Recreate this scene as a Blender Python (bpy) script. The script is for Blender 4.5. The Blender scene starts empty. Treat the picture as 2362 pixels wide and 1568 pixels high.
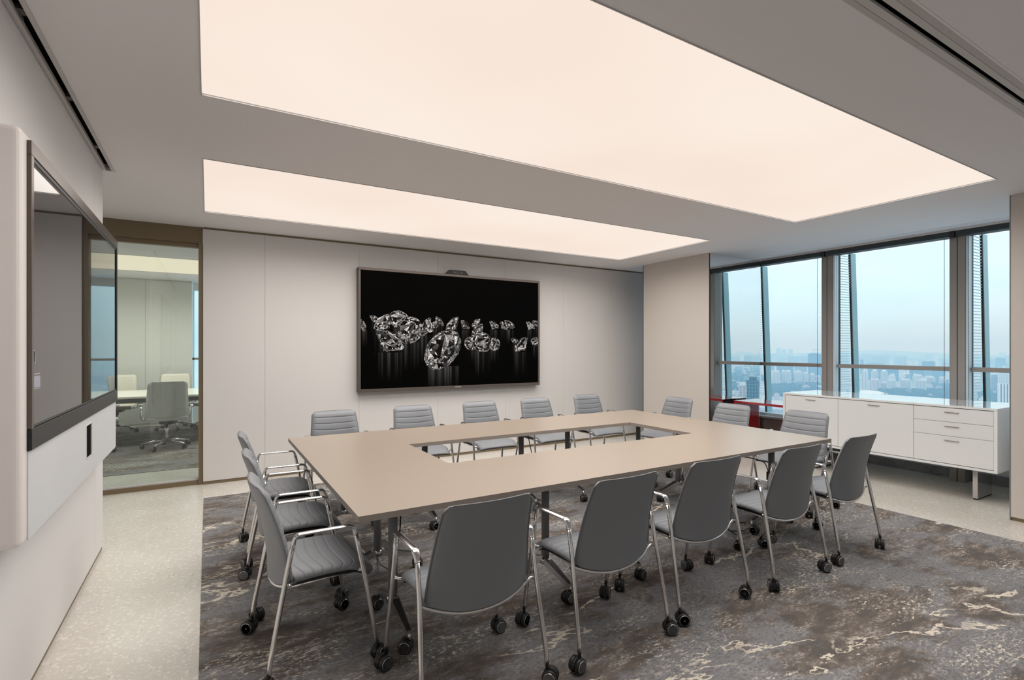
import bpy, bmesh, math, random
import numpy as np
from mathutils import Vector, Matrix

random.seed(7)
rng = np.random.default_rng(11)
S = bpy.context.scene
COL = S.collection
PI = math.pi

# ------------------------------------------------------------------ camera
EYE = 1.45
YAW = math.radians(30.628)
cam_d = bpy.data.cameras.new('camera')
cam_d.sensor_fit = 'HORIZONTAL'
cam_d.sensor_width = 36.0
cam_d.lens = 36.0 * 1184.0 / 2362.0
cam_d.shift_y = 19.0 / 2362.0
cam_d.clip_start = 0.05
cam_d.clip_end = 30000
cam = bpy.data.objects.new('camera', cam_d)
cam.location = (0, 0, EYE)
cam.rotation_euler = (PI / 2, 0, -YAW)
COL.objects.link(cam)
S.camera = cam

# ------------------------------------------------------------------ view, world
S.view_settings.view_transform = 'Standard'
S.view_settings.look = 'None'
S.view_settings.gamma = 1.0
S.view_settings.exposure = 0.0
S.view_settings.use_curve_mapping = False
cy = S.cycles
cy.max_bounces = 10
cy.diffuse_bounces = 6
cy.glossy_bounces = 5
cy.transmission_bounces = 6
cy.transparent_max_bounces = 12
cy.volume_bounces = 1
cy.caustics_reflective = False
cy.caustics_refractive = False
cy.use_denoising = True
cy.sample_clamp_indirect = 6.0

SKY_STRENGTH = 1.5
PANEL_STRENGTH = 1.0
PANEL_COLOR = (0.965, 0.83, 0.73)
LAMP_POWER = 85.0            # W per panel: unseen lamp added to boost each glowing sheet
LAMP_SPREAD = math.radians(163)
LAMP_COLOR = (1.0, 0.945, 0.902)

w = bpy.data.worlds.new('sky')
S.world = w
w.use_nodes = True
nt = w.node_tree
nt.nodes.clear()
wo = nt.nodes.new('ShaderNodeOutputWorld')
bg = nt.nodes.new('ShaderNodeBackground')
tc = nt.nodes.new('ShaderNodeTexCoord')
sep = nt.nodes.new('ShaderNodeSeparateXYZ')
rmp = nt.nodes.new('ShaderNodeValToRGB')
rmp.color_ramp.elements[0].position = 0.0
rmp.color_ramp.elements[0].color = (0.58, 0.77, 0.90, 1)
rmp.color_ramp.elements[1].position = 0.32
rmp.color_ramp.elements[1].color = (0.80, 0.92, 1.0, 1)
nz = nt.nodes.new('ShaderNodeTexNoise')
mp = nt.nodes.new('ShaderNodeMapping')
mp.inputs['Scale'].default_value = (1.2, 1.2, 6.0)
nz.inputs['Scale'].default_value = 3.0
nz.inputs['Detail'].default_value = 4.0
mixc = nt.nodes.new('ShaderNodeMix')
mixc.data_type = 'RGBA'
mixc.inputs[7].default_value = (0.92, 0.96, 0.98, 1)
mr = nt.nodes.new('ShaderNodeMapRange')
mr.inputs['From Min'].default_value = 0.42
mr.inputs['From Max'].default_value = 0.75
mr.inputs['To Max'].default_value = 0.3
nt.links.new(tc.outputs['Generated'], sep.inputs[0])
nt.links.new(sep.outputs['Z'], rmp.inputs[0])
nt.links.new(tc.outputs['Generated'], mp.inputs[0])
nt.links.new(mp.outputs[0], nz.inputs['Vector'])
nt.links.new(nz.outputs['Fac'], mr.inputs['Value'])
nt.links.new(mr.outputs[0], mixc.inputs[0])
nt.links.new(rmp.outputs[0], mixc.inputs[6])
nt.links.new(mixc.outputs[2], bg.inputs[0])
bg.inputs[1].default_value = SKY_STRENGTH
nt.links.new(bg.outputs[0], wo.inputs[0])

# ------------------------------------------------------------------ materials
def new_mat(name):
    m = bpy.data.materials.new(name)
    m.use_nodes = True
    m.node_tree.nodes.clear()
    out = m.node_tree.nodes.new('ShaderNodeOutputMaterial')
    return m, m.node_tree, out

def pbr(name, col, rough=0.5, metal=0.0, spec=0.5, var=0.0, vscale=8.0, bump=0.0, bscale=80.0, coat=0.0):
    m, t, out = new_mat(name)
    b = t.nodes.new('ShaderNodeBsdfPrincipled')
    b.inputs['Base Color'].default_value = (*col, 1)
    b.inputs['Roughness'].default_value = rough
    b.inputs['Metallic'].default_value = metal
    b.inputs['Specular IOR Level'].default_value = spec
    b.inputs['Coat Weight'].default_value = coat
    b.inputs['Coat Roughness'].default_value = 0.05
    tcn = t.nodes.new('ShaderNodeTexCoord')
    if var > 0:
        n = t.nodes.new('ShaderNodeTexNoise')
        n.inputs['Scale'].default_value = vscale
        n.inputs['Detail'].default_value = 4
        t.links.new(tcn.outputs['Object'], n.inputs['Vector'])
        r = t.nodes.new('ShaderNodeValToRGB')
        r.color_ramp.elements[0].position = 0.3
        r.color_ramp.elements[1].position = 0.7
        r.color_ramp.elements[0].color = (*[max(0, c * (1 - var)) for c in col], 1)
        r.color_ramp.elements[1].color = (*[min(1, c * (1 + var)) for c in col], 1)
        t.links.new(n.outputs['Fac'], r.inputs[0])
        t.links.new(r.outputs[0], b.inputs['Base Color'])
    if bump > 0:
        n2 = t.nodes.new('ShaderNodeTexNoise')
        n2.inputs['Scale'].default_value = bscale
        n2.inputs['Detail'].default_value = 3
        t.links.new(tcn.outputs['Object'], n2.inputs['Vector'])
        bp = t.nodes.new('ShaderNodeBump')
        bp.inputs['Strength'].default_value = bump
        bp.inputs['Distance'].default_value = 0.002
        t.links.new(n2.outputs['Fac'], bp.inputs['Height'])
        t.links.new(bp.outputs[0], b.inputs['Normal'])
    t.links.new(b.outputs[0], out.inputs[0])
    return m

def emit(name, col, strength):
    m, t, out = new_mat(name)
    e = t.nodes.new('ShaderNodeEmission')
    e.inputs[0].default_value = (*col, 1)
    e.inputs[1].default_value = strength
    t.links.new(e.outputs[0], out.inputs[0])
    return m

def glass(name, tint, refl=1.0, rough=0.0, ior=1.5):
    m, t, out = new_mat(name)
    tr = t.nodes.new('ShaderNodeBsdfTransparent')
    tr.inputs[0].default_value = (*tint, 1)
    gl = t.nodes.new('ShaderNodeBsdfGlossy')
    gl.inputs['Color'].default_value = (refl, refl, refl, 1)
    gl.inputs['Roughness'].default_value = rough
    # Schlick reflectance, the same from both faces of the pane
    lw = t.nodes.new('ShaderNodeLayerWeight')
    lw.inputs[0].default_value = 0.5
    pw = t.nodes.new('ShaderNodeMath'); pw.operation = 'POWER'; pw.inputs[1].default_value = 5.0
    ma = t.nodes.new('ShaderNodeMath'); ma.operation = 'MULTIPLY_ADD'
    f0 = ((ior - 1) / (ior + 1)) ** 2
    ma.inputs[1].default_value = 1 - f0; ma.inputs[2].default_value = f0
    t.links.new(lw.outputs['Facing'], pw.inputs[0])
    t.links.new(pw.outputs[0], ma.inputs[0])
    mx = t.nodes.new('ShaderNodeMixShader')
    t.links.new(ma.outputs[0], mx.inputs[0])
    t.links.new(tr.outputs[0], mx.inputs[1])
    t.links.new(gl.outputs[0], mx.inputs[2])
    t.links.new(mx.outputs[0], out.inputs[0])
    return m

M = {}
M['ceiling'] = pbr('ceiling_paint', (0.79, 0.775, 0.79), 0.9, spec=0.2)
M['panel'] = pbr('wall_panel_vinyl', (0.66, 0.65, 0.64), 0.65, spec=0.3, bump=0.15, bscale=260)
M['wall'] = pbr('wall_paint', (0.76, 0.755, 0.755), 0.7, spec=0.3, bump=0.1, bscale=200)
M['wall_white'] = pbr('white_wall_paint', (0.88, 0.88, 0.88), 0.7)
M['pillar'] = pbr('pillar_cladding', (0.60, 0.56, 0.52), 0.6, spec=0.3, bump=0.08, bscale=200)
M['white_gloss'] = pbr('white_lacquer', (0.78, 0.80, 0.80), 0.22, spec=0.5)
M['white_satin_lit'] = pbr('white_satin_lit', (0.80, 0.83, 0.84), 0.5)  # sideboard end: matter white, lighter and bluer for window light falling on it
M['white_top'] = pbr('white_glass_top', (0.82, 0.85, 0.86), 0.06, spec=0.8, coat=0.6)
M['white_case'] = pbr('white_housing', (0.80, 0.755, 0.735), 0.45)
M['white_front'] = pbr('white_fascia', (0.66, 0.68, 0.69), 0.45, var=0.03, vscale=2)
M['bronze'] = pbr('bronze_frame', (0.20, 0.152, 0.092), 0.45, metal=0.2)
M['dark_trim'] = pbr('dark_trim', (0.05, 0.045, 0.04), 0.45)
M['black'] = pbr('black_plastic', (0.012, 0.012, 0.013), 0.45)
M['black_slot'] = pbr('black_recess', (0.006, 0.006, 0.006), 0.9, spec=0.05)
M['grille'] = pbr('grey_grille', (0.56, 0.545, 0.535), 0.6)
M['handle'] = pbr('handle_metal', (0.72, 0.68, 0.62), 0.4, metal=0.5)
M['grille_dark'] = pbr('grey_grille_frame', (0.50, 0.485, 0.475), 0.6)
M['chrome'] = pbr('chrome', (0.72, 0.71, 0.70), 0.12, metal=1.0)
M['alu'] = pbr('polished_aluminium', (0.70, 0.70, 0.70), 0.2, metal=1.0)
M['column'] = pbr('grey_leg_paint', (0.22, 0.22, 0.225), 0.4)
M['leather'] = pbr('grey_leather', (0.222, 0.236, 0.254), 0.46, spec=0.45, bump=0.12, bscale=420)
M['piping'] = pbr('grey_piping', (0.16, 0.168, 0.18), 0.42)
M['hub'] = pbr('caster_hub', (0.16, 0.165, 0.17), 0.3, metal=0.2)
M['hubring'] = pbr('caster_ring', (0.5, 0.5, 0.5), 0.25, metal=0.9)
M['tabletop'] = pbr('taupe_laminate', (0.325, 0.272, 0.222), 0.34, spec=0.4)
M['tableedge'] = pbr('taupe_edge', (0.30, 0.26, 0.228), 0.5)
M['red'] = pbr('red_lacquer', (0.33, 0.012, 0.018), 0.12, spec=0.7, coat=0.5)
M['mullion'] = pbr('mullion_bronze', (0.33, 0.305, 0.285), 0.5)
M['cassette'] = pbr('dark_cassette', (0.035, 0.045, 0.05), 0.5)
M['alu_blue'] = pbr('facade_aluminium', (0.68, 0.78, 0.83), 0.4, metal=0.2)
M['slat'] = pbr('louvre_slat', (0.58, 0.74, 0.77), 0.5)
M['fin'] = pbr('teal_fin', (0.27, 0.46, 0.50), 0.2, spec=0.6)
M['sill'] = pbr('sill_grey', (0.55, 0.58, 0.60), 0.4)
M['parapet'] = pbr('parapet_brown', (0.27, 0.215, 0.19), 0.5)
M['parapet_grey'] = pbr('parapet_grey', (0.80, 0.80, 0.81), 0.5)
M['kick'] = pbr('dark_kick', (0.24, 0.24, 0.245), 0.6, var=0.25, vscale=14)
M['mirror'] = pbr('mirror', (0.86, 0.88, 0.88), 0.0, metal=1.0)
M['tv_frame'] = pbr('tv_frame', (0.16, 0.135, 0.12), 0.35, metal=0.6)
M['tv_side'] = pbr('tv_side', (0.06, 0.055, 0.05), 0.4, metal=0.4)
M['bezel'] = pbr('display_bezel', (0.014, 0.014, 0.015), 0.4, spec=0.35)
M['bezel_bronze'] = pbr('display_bezel_bronze', (0.13, 0.105, 0.09), 0.3, metal=0.6)
M['screen'] = pbr('display_glass', (0.018, 0.018, 0.02), 0.02, spec=0.9)
M['screen_ui'] = pbr('display_icon', (0.30, 0.30, 0.32), 0.2)
M['screen_ui2'] = pbr('display_icon_pale', (0.32, 0.33, 0.42), 0.2)
M['lens'] = pbr('camera_lens', (0.02, 0.02, 0.025), 0.08, coat=1.0)
M['label'] = pbr('grey_label', (0.55, 0.55, 0.56), 0.5)
M['letter'] = pbr('logo_print', (0.72, 0.68, 0.64), 0.4)
M['panel_light'] = emit('luminous_ceiling', PANEL_COLOR, PANEL_STRENGTH)
_t = M['panel_light'].node_tree
_n = _t.nodes.new('ShaderNodeTexNoise'); _n.inputs['Scale'].default_value = 0.55; _n.inputs['Detail'].default_value = 1.5
_g = _t.nodes.new('ShaderNodeTexCoord'); _r = _t.nodes.new('ShaderNodeValToRGB')
_r.color_ramp.elements[0].position = 0.35; _r.color_ramp.elements[0].color = (0.93, 0.785, 0.68, 1)
_r.color_ramp.elements[1].position = 0.65; _r.color_ramp.elements[1].color = (0.97, 0.845, 0.75, 1)
_t.links.new(_g.outputs['Object'], _n.inputs['Vector']); _t.links.new(_n.outputs['Fac'], _r.inputs[0])
_t.links.new(_r.outputs[0], [x for x in _t.nodes if x.type == 'EMISSION'][0].inputs[0])
M['panel_edge'] = pbr('light_frame', (0.80, 0.78, 0.76), 0.5)
M['window_glass'] = glass('window_glass', (0.93, 0.975, 0.985), 0.3)
M['office_glass'] = glass('office_glass', (0.90, 0.95, 0.93), 1.0, ior=1.6)
M['other_light'] = emit('other_room_light', (1.0, 0.86, 0.66), 1.0)
M['other_wall'] = pbr('other_wall', (0.66, 0.67, 0.65), 0.7)
M['other_chair'] = pbr('pale_leather', (0.60, 0.61, 0.60), 0.5)
M['other_cream'] = pbr('cream_leather', (0.72, 0.68, 0.60), 0.5)
M['other_top'] = pbr('pale_tabletop', (0.78, 0.75, 0.68), 0.25)
M['other_dark'] = pbr('dark_table_base', (0.06, 0.065, 0.07), 0.4)

# terrazzo floor
def terrazzo():
    m, t, out = new_mat('terrazzo')
    b = t.nodes.new('ShaderNodeBsdfPrincipled')
    b.inputs['Roughness'].default_value = 0.26
    b.inputs['Specular IOR Level'].default_value = 0.45
    g = t.nodes.new('ShaderNodeTexCoord')
    v = t.nodes.new('ShaderNodeTexVoronoi')
    v.inputs['Scale'].default_value = 85
    n = t.nodes.new('ShaderNodeTexNoise')
    n.inputs['Scale'].default_value = 2.2
    n.inputs['Detail'].default_value = 5
    n3 = t.nodes.new('ShaderNodeTexNoise')
    n3.inputs['Scale'].default_value = 60
    n3.inputs['Detail'].default_value = 3
    for x in (v, n, n3):
        t.links.new(g.outputs['Object'], x.inputs['Vector'])
    r = t.nodes.new('ShaderNodeValToRGB')
    e = r.color_ramp.elements
    e[0].position = 0.0; e[0].color = (0.66, 0.635, 0.58, 1)
    e[1].position = 1.0; e[1].color = (0.72, 0.695, 0.645, 1)
    e2 = r.color_ramp.elements.new(0.86); e2.color = (0.72, 0.695, 0.64, 1)
    e3 = r.color_ramp.elements.new(0.90); e3.color = (0.84, 0.815, 0.77, 1)
    e4 = r.color_ramp.elements.new(0.985); e4.color = (0.84, 0.815, 0.77, 1)
    e5 = r.color_ramp.elements.new(0.99); e5.color = (0.45, 0.42, 0.37, 1)
    sp = t.nodes.new('ShaderNodeSeparateColor')
    t.links.new(v.outputs['Color'], sp.inputs[0])
    t.links.new(sp.outputs[0], r.inputs[0])
    mx = t.nodes.new('ShaderNodeMix'); mx.data_type = 'RGBA'; mx.blend_type = 'MULTIPLY'
    mx.inputs[0].default_value = 1.0
    r2 = t.nodes.new('ShaderNodeValToRGB')
    r2.color_ramp.elements[0].position = 0.35; r2.color_ramp.elements[0].color = (0.93, 0.92, 0.90, 1)
    r2.color_ramp.elements[1].position = 0.65; r2.color_ramp.elements[1].color = (1, 1, 1, 1)
    t.links.new(n.outputs['Fac'], r2.inputs[0])
    t.links.new(r.outputs[0], mx.inputs[6])
    t.links.new(r2.outputs[0], mx.inputs[7])
    t.links.new(mx.outputs[2], b.inputs['Base Color'])
    t.links.new(b.outputs[0], out.inputs[0])
    return m
M['floor'] = terrazzo()

def carpet_mat(name, cool=0.0):
    m, t, out = new_mat(name)
    b = t.nodes.new('ShaderNodeBsdfPrincipled')
    b.inputs['Roughness'].default_value = 0.95
    b.inputs['Specular IOR Level'].default_value = 0.1
    g = t.nodes.new('ShaderNodeTexCoord')
    def mapped(sx, sy, off=(0, 0, 0), rot=0.0):
        p = t.nodes.new('ShaderNodeMapping')
        p.inputs['Scale'].default_value = (sx, sy, 1)
        p.inputs['Location'].default_value = off
        p.inputs['Rotation'].default_value = (0, 0, rot)
        t.links.new(g.outputs['Object'], p.inputs[0])
        return p.outputs[0]
    def noise(vec, scale, detail=6, rough=0.6, dist=0.0):
        n = t.nodes.new('ShaderNodeTexNoise')
        n.inputs['Scale'].default_value = scale
        n.inputs['Detail'].default_value = detail
        n.inputs['Roughness'].default_value = rough
        n.inputs['Distortion'].default_value = dist
        t.links.new(vec, n.inputs['Vector'])
        return n.outputs['Fac']
    def mrange(v, a, bb, c=0.0, d=1.0):
        r = t.nodes.new('ShaderNodeMapRange')
        r.inputs['From Min'].default_value = a
        r.inputs['From Max'].default_value = bb
        r.inputs['To Min'].default_value = c
        r.inputs['To Max'].default_value = d
        t.links.new(v, r.inputs['Value'])
        return r.outputs[0]
    def mth(op, a, bb=None):
        n = t.nodes.new('ShaderNodeMath'); n.operation = op
        for i, x in enumerate((a, bb)):
            if x is None: continue
            if isinstance(x, (int, float)): n.inputs[i].default_value = x
            else: t.links.new(x, n.inputs[i])
        return n.outputs[0]
    def mix(f, a, bb):
        n = t.nodes.new('ShaderNodeMix'); n.data_type = 'RGBA'
        t.links.new(f, n.inputs[0])
        for i, x in ((6, a), (7, bb)):
            if isinstance(x, tuple): n.inputs[i].default_value = (*x, 1)
            else: t.links.new(x, n.inputs[i])
        return n.outputs[2]
    warp = t.nodes.new('ShaderNodeTexNoise')
    warp.inputs['Scale'].default_value = 0.9
    warp.inputs['Detail'].default_value = 3
    t.links.new(g.outputs['Object'], warp.inputs['Vector'])
    big = noise(mapped(0.75, 1.35, (3.1, 1.7, 0), 0.12), 1.7, 10, 0.68, 0.3)
    mid = noise(mapped(0.8, 2.0, (0, 5, 0), 0.10), 6.0, 10, 0.72, 0.2)
    fine = noise(mapped(1.0, 1.9, (9, 0, 0), 0.10), 45, 5, 0.75, 0.1)
    grain = noise(mapped(1, 1), 260, 2, 0.5)
    brown = (0.235, 0.192, 0.160)
    dark = (0.135, 0.122, 0.115)
    grey = (0.275, 0.278, 0.288)
    pale = (0.44, 0.425, 0.41)
    cream = (0.84, 0.77, 0.65)
    c = mix(mrange(mid, 0.42, 0.56), dark, brown)
    c = mix(mrange(big, 0.455, 0.525), c, grey)
    c = mix(mth('MULTIPLY', mrange(mid, 0.52, 0.60), mrange(fine, 0.45, 0.58)), c, pale)
    c = mix(mth('MULTIPLY', mrange(fine, 0.50, 0.40), 0.6), c, dark)
    # speckled cream clusters
    clus = mrange(noise(mapped(0.55, 1.5, (7, 3, 0), 0.12), 2.4, 6, 0.65, 0.4), 0.49, 0.60)
    spk = mrange(noise(mapped(0.8, 1.8, (1, 2, 0), 0.10), 42, 5, 0.70, 0.3), 0.555, 0.585)
    c = mix(mth('MULTIPLY', clus, spk), c, cream)
    # cream veins, thin contour lines of a slow noise
    vn = noise(mapped(0.42, 0.9, (2.3, 8.4, 0), 0.16), 1.15, 9, 0.62, 0.3)
    vline = mth('ABSOLUTE', mth('SUBTRACT', vn, 0.52))
    vm = mrange(vline, 0.0035, 0.0075, 1.0, 0.0)
    brk = mrange(noise(mapped(0.6, 1.2, (4, 4, 0)), 1.6, 3, 0.5), 0.48, 0.53)
    c = mix(mth('MULTIPLY', mth('MULTIPLY', vm, brk), mrange(fine, 0.28, 0.42)), c, cream)
    c = mix(mth('MULTIPLY', mrange(grain, 0.3, 0.7), 0.28), c, (0.05, 0.047, 0.045))
    t.links.new(c, b.inputs['Base Color'])
    bp = t.nodes.new('ShaderNodeBump')
    bp.inputs['Strength'].default_value = 0.5
    bp.inputs['Distance'].default_value = 0.004
    t.links.new(grain, bp.inputs['Height'])
    t.links.new(bp.outputs[0], b.inputs['Normal'])
    t.links.new(b.outputs[0], out.inputs[0])
    return m
M['carpet'] = carpet_mat('patterned_carpet')

# ------------------------------------------------------------------ helpers
def tag(o, label=None, cat=None, group=None, kind=None):
    if label: o['label'] = label
    if cat: o['category'] = cat
    if group: o['group'] = group
    if kind: o['kind'] = kind
    return o

class MB:
    """collects verts / faces with a material index"""
    def __init__(self):
        self.v = []; self.f = []; self.m = []; self.s = []
    def add(self, verts, faces, mi=0, smooth=False):
        o = len(self.v)
        self.v += [tuple(p) for p in verts]
        for f in faces:
            self.f.append(tuple(i + o for i in f)); self.m.append(mi); self.s.append(smooth)
    def box(self, x0, x1, y0, y1, z0, z1, mi=0):
        V = [(x0, y0, z0), (x1, y0, z0), (x1, y1, z0), (x0, y1, z0), (x0, y0, z1), (x1, y0, z1), (x1, y1, z1), (x0, y1, z1)]
        self.add(V, [(3, 2, 1, 0), (4, 5, 6, 7), (0, 1, 5, 4), (1, 2, 6, 5), (2, 3, 7, 6), (3, 0, 4, 7)], mi)
    def rbox(self, x0, x1, y0, y1, z0, z1, r=0.004, seg=2, mi=0):
        bm = bmesh.new()
        mat = Matrix.Translation(((x0 + x1) / 2, (y0 + y1) / 2, (z0 + z1) / 2)) @ Matrix.Diagonal((x1 - x0, y1 - y0, z1 - z0, 1))
        bmesh.ops.create_cube(bm, size=1.0, matrix=mat)
        bmesh.ops.bevel(bm, geom=bm.edges[:], offset=r, segments=seg, affect='EDGES', profile=0.5)
        bm.verts.index_update()
        self.add([v.co[:] for v in bm.verts], [[v.index for v in f.verts] for f in bm.faces], mi, False)
        bm.free()
    def tube(self, pts, r, seg=10, mi=0, cap=True, flat=1.0, closed=False):
        P = [Vector(p) for p in pts]
        n = len(P)
        rad = r if isinstance(r, (list, tuple)) else [r] * n
        T = []
        for i in range(n):
            if closed:
                d = (P[(i + 1) % n] - P[i - 1])
            else:
                d = (P[min(i + 1, n - 1)] - P[max(i - 1, 0)])
            T.append(d.normalized())
        up = Vector((0, 0, 1)) if abs(T[0].z) < 0.9 else Vector((0, 1, 0))
        N = (up - T[0] * up.dot(T[0])).normalized()
        V = []
        for i in range(n):
            N = (N - T[i] * N.dot(T[i])).normalized()
            B = T[i].cross(N)
            for k in range(seg):
                a = 2 * PI * k / seg
                V.append(P[i] + (N * math.cos(a) * flat + B * math.sin(a)) * rad[i])
        F = []
        m_ = n if closed else n - 1
        for i in range(m_):
            j = (i + 1) % n
            for k in range(seg):
                k2 = (k + 1) % seg
                F.append((i * seg + k, i * seg + k2, j * seg + k2, j * seg + k))
        self.add(V, F, mi, True)
        if cap and not closed:
            o = len(self.v) - len(V)
            self.f.append(tuple(o + k for k in reversed(range(seg)))); self.m.append(mi); self.s.append(False)
            self.f.append(tuple(o + (n - 1) * seg + k for k in range(seg))); self.m.append(mi); self.s.append(False)
    def lathe(self, prof, axis='Z', c=(0, 0, 0), seg=20, mi=0, smooth=True):
        V = []; F = []
        for (r, h) in prof:
            for k in range(seg):
                a = 2 * PI * k / seg
                x, y = r * math.cos(a), r * math.sin(a)
                p = (x, y, h) if axis == 'Z' else ((x, h, y) if axis == 'Y' else (h, x, y))
                V.append((p[0] + c[0], p[1] + c[1], p[2] + c[2]))
        n = len(prof)
        for i in range(n - 1):
            for k in range(seg):
                k2 = (k + 1) % seg
                F.append((i * seg + k, i * seg + k2, (i + 1) * seg + k2, (i + 1) * seg + k))
        self.add(V, F, mi, smooth)
        o = len(self.v) - len(V)
        for ring in (0, n - 1):
            if prof[ring][0] > 1e-6:
                self.f.append(tuple(o + ring * seg + k for k in range(seg))); self.m.append(mi); self.s.append(False)
    def prism(self, poly, axis, a0, a1, mi=0):
        """poly of 2-D points extruded along an axis"""
        n = len(poly)
        def p3(p, a):
            return (a, p[0], p[1]) if axis == 'X' else ((p[0], a, p[1]) if axis == 'Y' else (p[0], p[1], a))
        V = [p3(p, a0) for p in poly] + [p3(p, a1) for p in poly]
        F = [tuple(range(n)), tuple(range(2 * n - 1, n - 1, -1))]
        for i in range(n):
            j = (i + 1) % n
            F.append((i, i + n, j + n, j))
        self.add(V, F, mi)
    def grid(self, fn, nu, nv, mi=0):
        V = [fn(i / (nu - 1), j / (nv - 1)) for j in range(nv) for i in range(nu)]
        F = [(j * nu + i, j * nu + i + 1, (j + 1) * nu + i + 1, (j + 1) * nu + i) for j in range(nv - 1) for i in range(nu - 1)]
        self.add(V, F, mi, True)
    def build(self, name, mats, parent=None, loc=(0, 0, 0), rz=0.0, weld=False):
        me = bpy.data.meshes.new(name)
        me.from_pydata([tuple(v) for v in self.v], [], self.f)
        if not isinstance(mats, (list, tuple)): mats = [mats]
        for m in mats: me.materials.append(m)
        me.polygons.foreach_set('material_index', self.m)
        me.polygons.foreach_set('use_smooth', self.s)
        bm = bmesh.new(); bm.from_mesh(me)
        if weld: bmesh.ops.remove_doubles(bm, verts=bm.verts, dist=1e-5)
        bmesh.ops.recalc_face_normals(bm, faces=bm.faces)
        bm.to_mesh(me); bm.free()
        me.update()
        o = bpy.data.objects.new(name, me)
        COL.objects.link(o)
        if parent: o.parent = parent
        o.location = loc
        o.rotation_euler = (0, 0, rz)
        return o

def empty(name, loc=(0, 0, 0), rz=0.0):
    o = bpy.data.objects.new(name, None)
    o.empty_display_size = 0.1
    COL.objects.link(o)
    o.location = loc; o.rotation_euler = (0, 0, rz)
    return o

def bx(name, b, mat, parent=None, r=0.0):
    q = MB()
    if r > 0: q.rbox(*b, r=r)
    else: q.box(*b)
    return q.build(name, mat, parent)

def copy_tree(o, parent=None):
    kids = list(o.children)
    c = o.copy(); COL.objects.link(c)
    if parent: c.parent = parent
    for ch in kids: copy_tree(ch, c)
    return c

def cells(x0, x1, y0, y1, holes):
    xs = sorted({x0, x1, *[h[0] for h in holes], *[h[1] for h in holes]})
    ys = sorted({y0, y1, *[h[2] for h in holes], *[h[3] for h in holes]})
    xs = [x for x in xs if x0 <= x <= x1]; ys = [y for y in ys if y0 <= y <= y1]
    out = []
    for a, b in zip(xs, xs[1:]):
        for c, d in zip(ys, ys[1:]):
            mx, my = (a + b) / 2, (c + d) / 2
            if not any(h[0] < mx < h[1] and h[2] < my < h[3] for h in holes):
                out.append((a, b, c, d))
    return out

def smooth_path(pts, n=6):
    """rounds the corners of a poly-line with quadratic arcs; pts = (x,y,z,radius)"""
    out = [Vector(pts[0][:3])]
    for i in range(1, len(pts) - 1):
        p = Vector(pts[i][:3]); r = pts[i][3]
        a = Vector(pts[i - 1][:3]) - p; b = Vector(pts[i + 1][:3]) - p
        r = min(r, a.length * 0.49, b.length * 0.49)
        p0 = p + a.normalized() * r; p1 = p + b.normalized() * r
        for k in range(n + 1):
            t = k / n
            out.append(p0 * (1 - t) ** 2 + p * 2 * t * (1 - t) + p1 * t * t)
    out.append(Vector(pts[-1][:3]))
    return out

H = 2.738
# ------------------------------------------------------------------ SHELL
q = MB(); q.box(-3.6, 7.3, -2.0, 12.2, -0.2, 0.0)
floor = tag(q.build('floor', M['floor']), kind='structure')

LX = (-0.033, 5.17)
L1 = (1.478, 3.047)
L2 = (4.062, 5.645)
SLOT_R = (-0.64, 5.83, 0.872, 1.012)      # slot across the ceiling, near the camera
SLOT_L = (-0.6545, -0.583, -0.9, 4.70)       # slot along the left wall
SLOT_W = (6.735, 6.80, 1.60, 4.33)        # thin slot along the window
holes = [(*LX, *L1), (*LX, *L2), SLOT_R, SLOT_L, SLOT_W]
q = MB()
for c in cells(-1.72, 6.95, -1.9, 6.42, holes):
    q.box(c[0], c[1], c[2], c[3], H, H + 0.06)
# light boxes above the luminous panels and slots
ceil = tag(q.build('ceiling', M['ceiling']), kind='structure')

# left wall with the display (panelled, one seam near its end)
wl = tag(bx('wall_left', (-0.80, -0.665, -1.9, 4.70, 0.0, H), M['wall']), kind='structure')
for (a, b_) in ((-1.9, 0.9), (0.904, 2.40), (2.404, 4.395), (4.399, 4.70)):
    bx('wall_panel', (-0.6649, -0.655, a, b_, 0.028, H - 0.012), M['wall'], wl)
tag(bx('baseboard_left', (-0.6649, -0.660, -1.9, 4.70, 0.001, 0.027), M['bronze']), kind='structure')
tag(bx('wall_corridor', (-1.86, -1.72, 4.70, 6.42, 0.0, H), M['wall']), kind='structure')
tag(bx('wall_recess', (-1.72, -0.80, 4.58, 4.699, 0.0, H), M['wall']), kind='structure')
tag(bx('wall_rear', (-0.80, 7.2, -2.02, -1.9, 0.0, H), M['wall_white']), kind='structure')

# back wall of seven panels
wb = tag(bx('wall_back', (-0.040, 6.95, 6.372, 6.55, 0.0, H), M['panel']), kind='structure')
seams = [-0.047, 0.5476, 1.5889, 2.6227, 3.6575, 4.6834, 5.688, 6.95]
for a, b_ in zip(seams, seams[1:]):
    q = MB(); q.rbox(a + 0.0008, b_ - 0.0008, 6.36, 6.3719, 0.034, H - 0.022, r=0.0012, seg=1)
    q.build('wall_panel', M['panel'], wb)
tag(bx('baseboard_back', (-0.040, 6.95, 6.3655, 6.3719, 0.001, 0.033), M['bronze']), kind='structure')
tag(bx('trim_1', (-0.040, 6.95, 6.3645, 6.3719, H - 0.0215, H - 0.001), M['bronze']), kind='structure')

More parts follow.
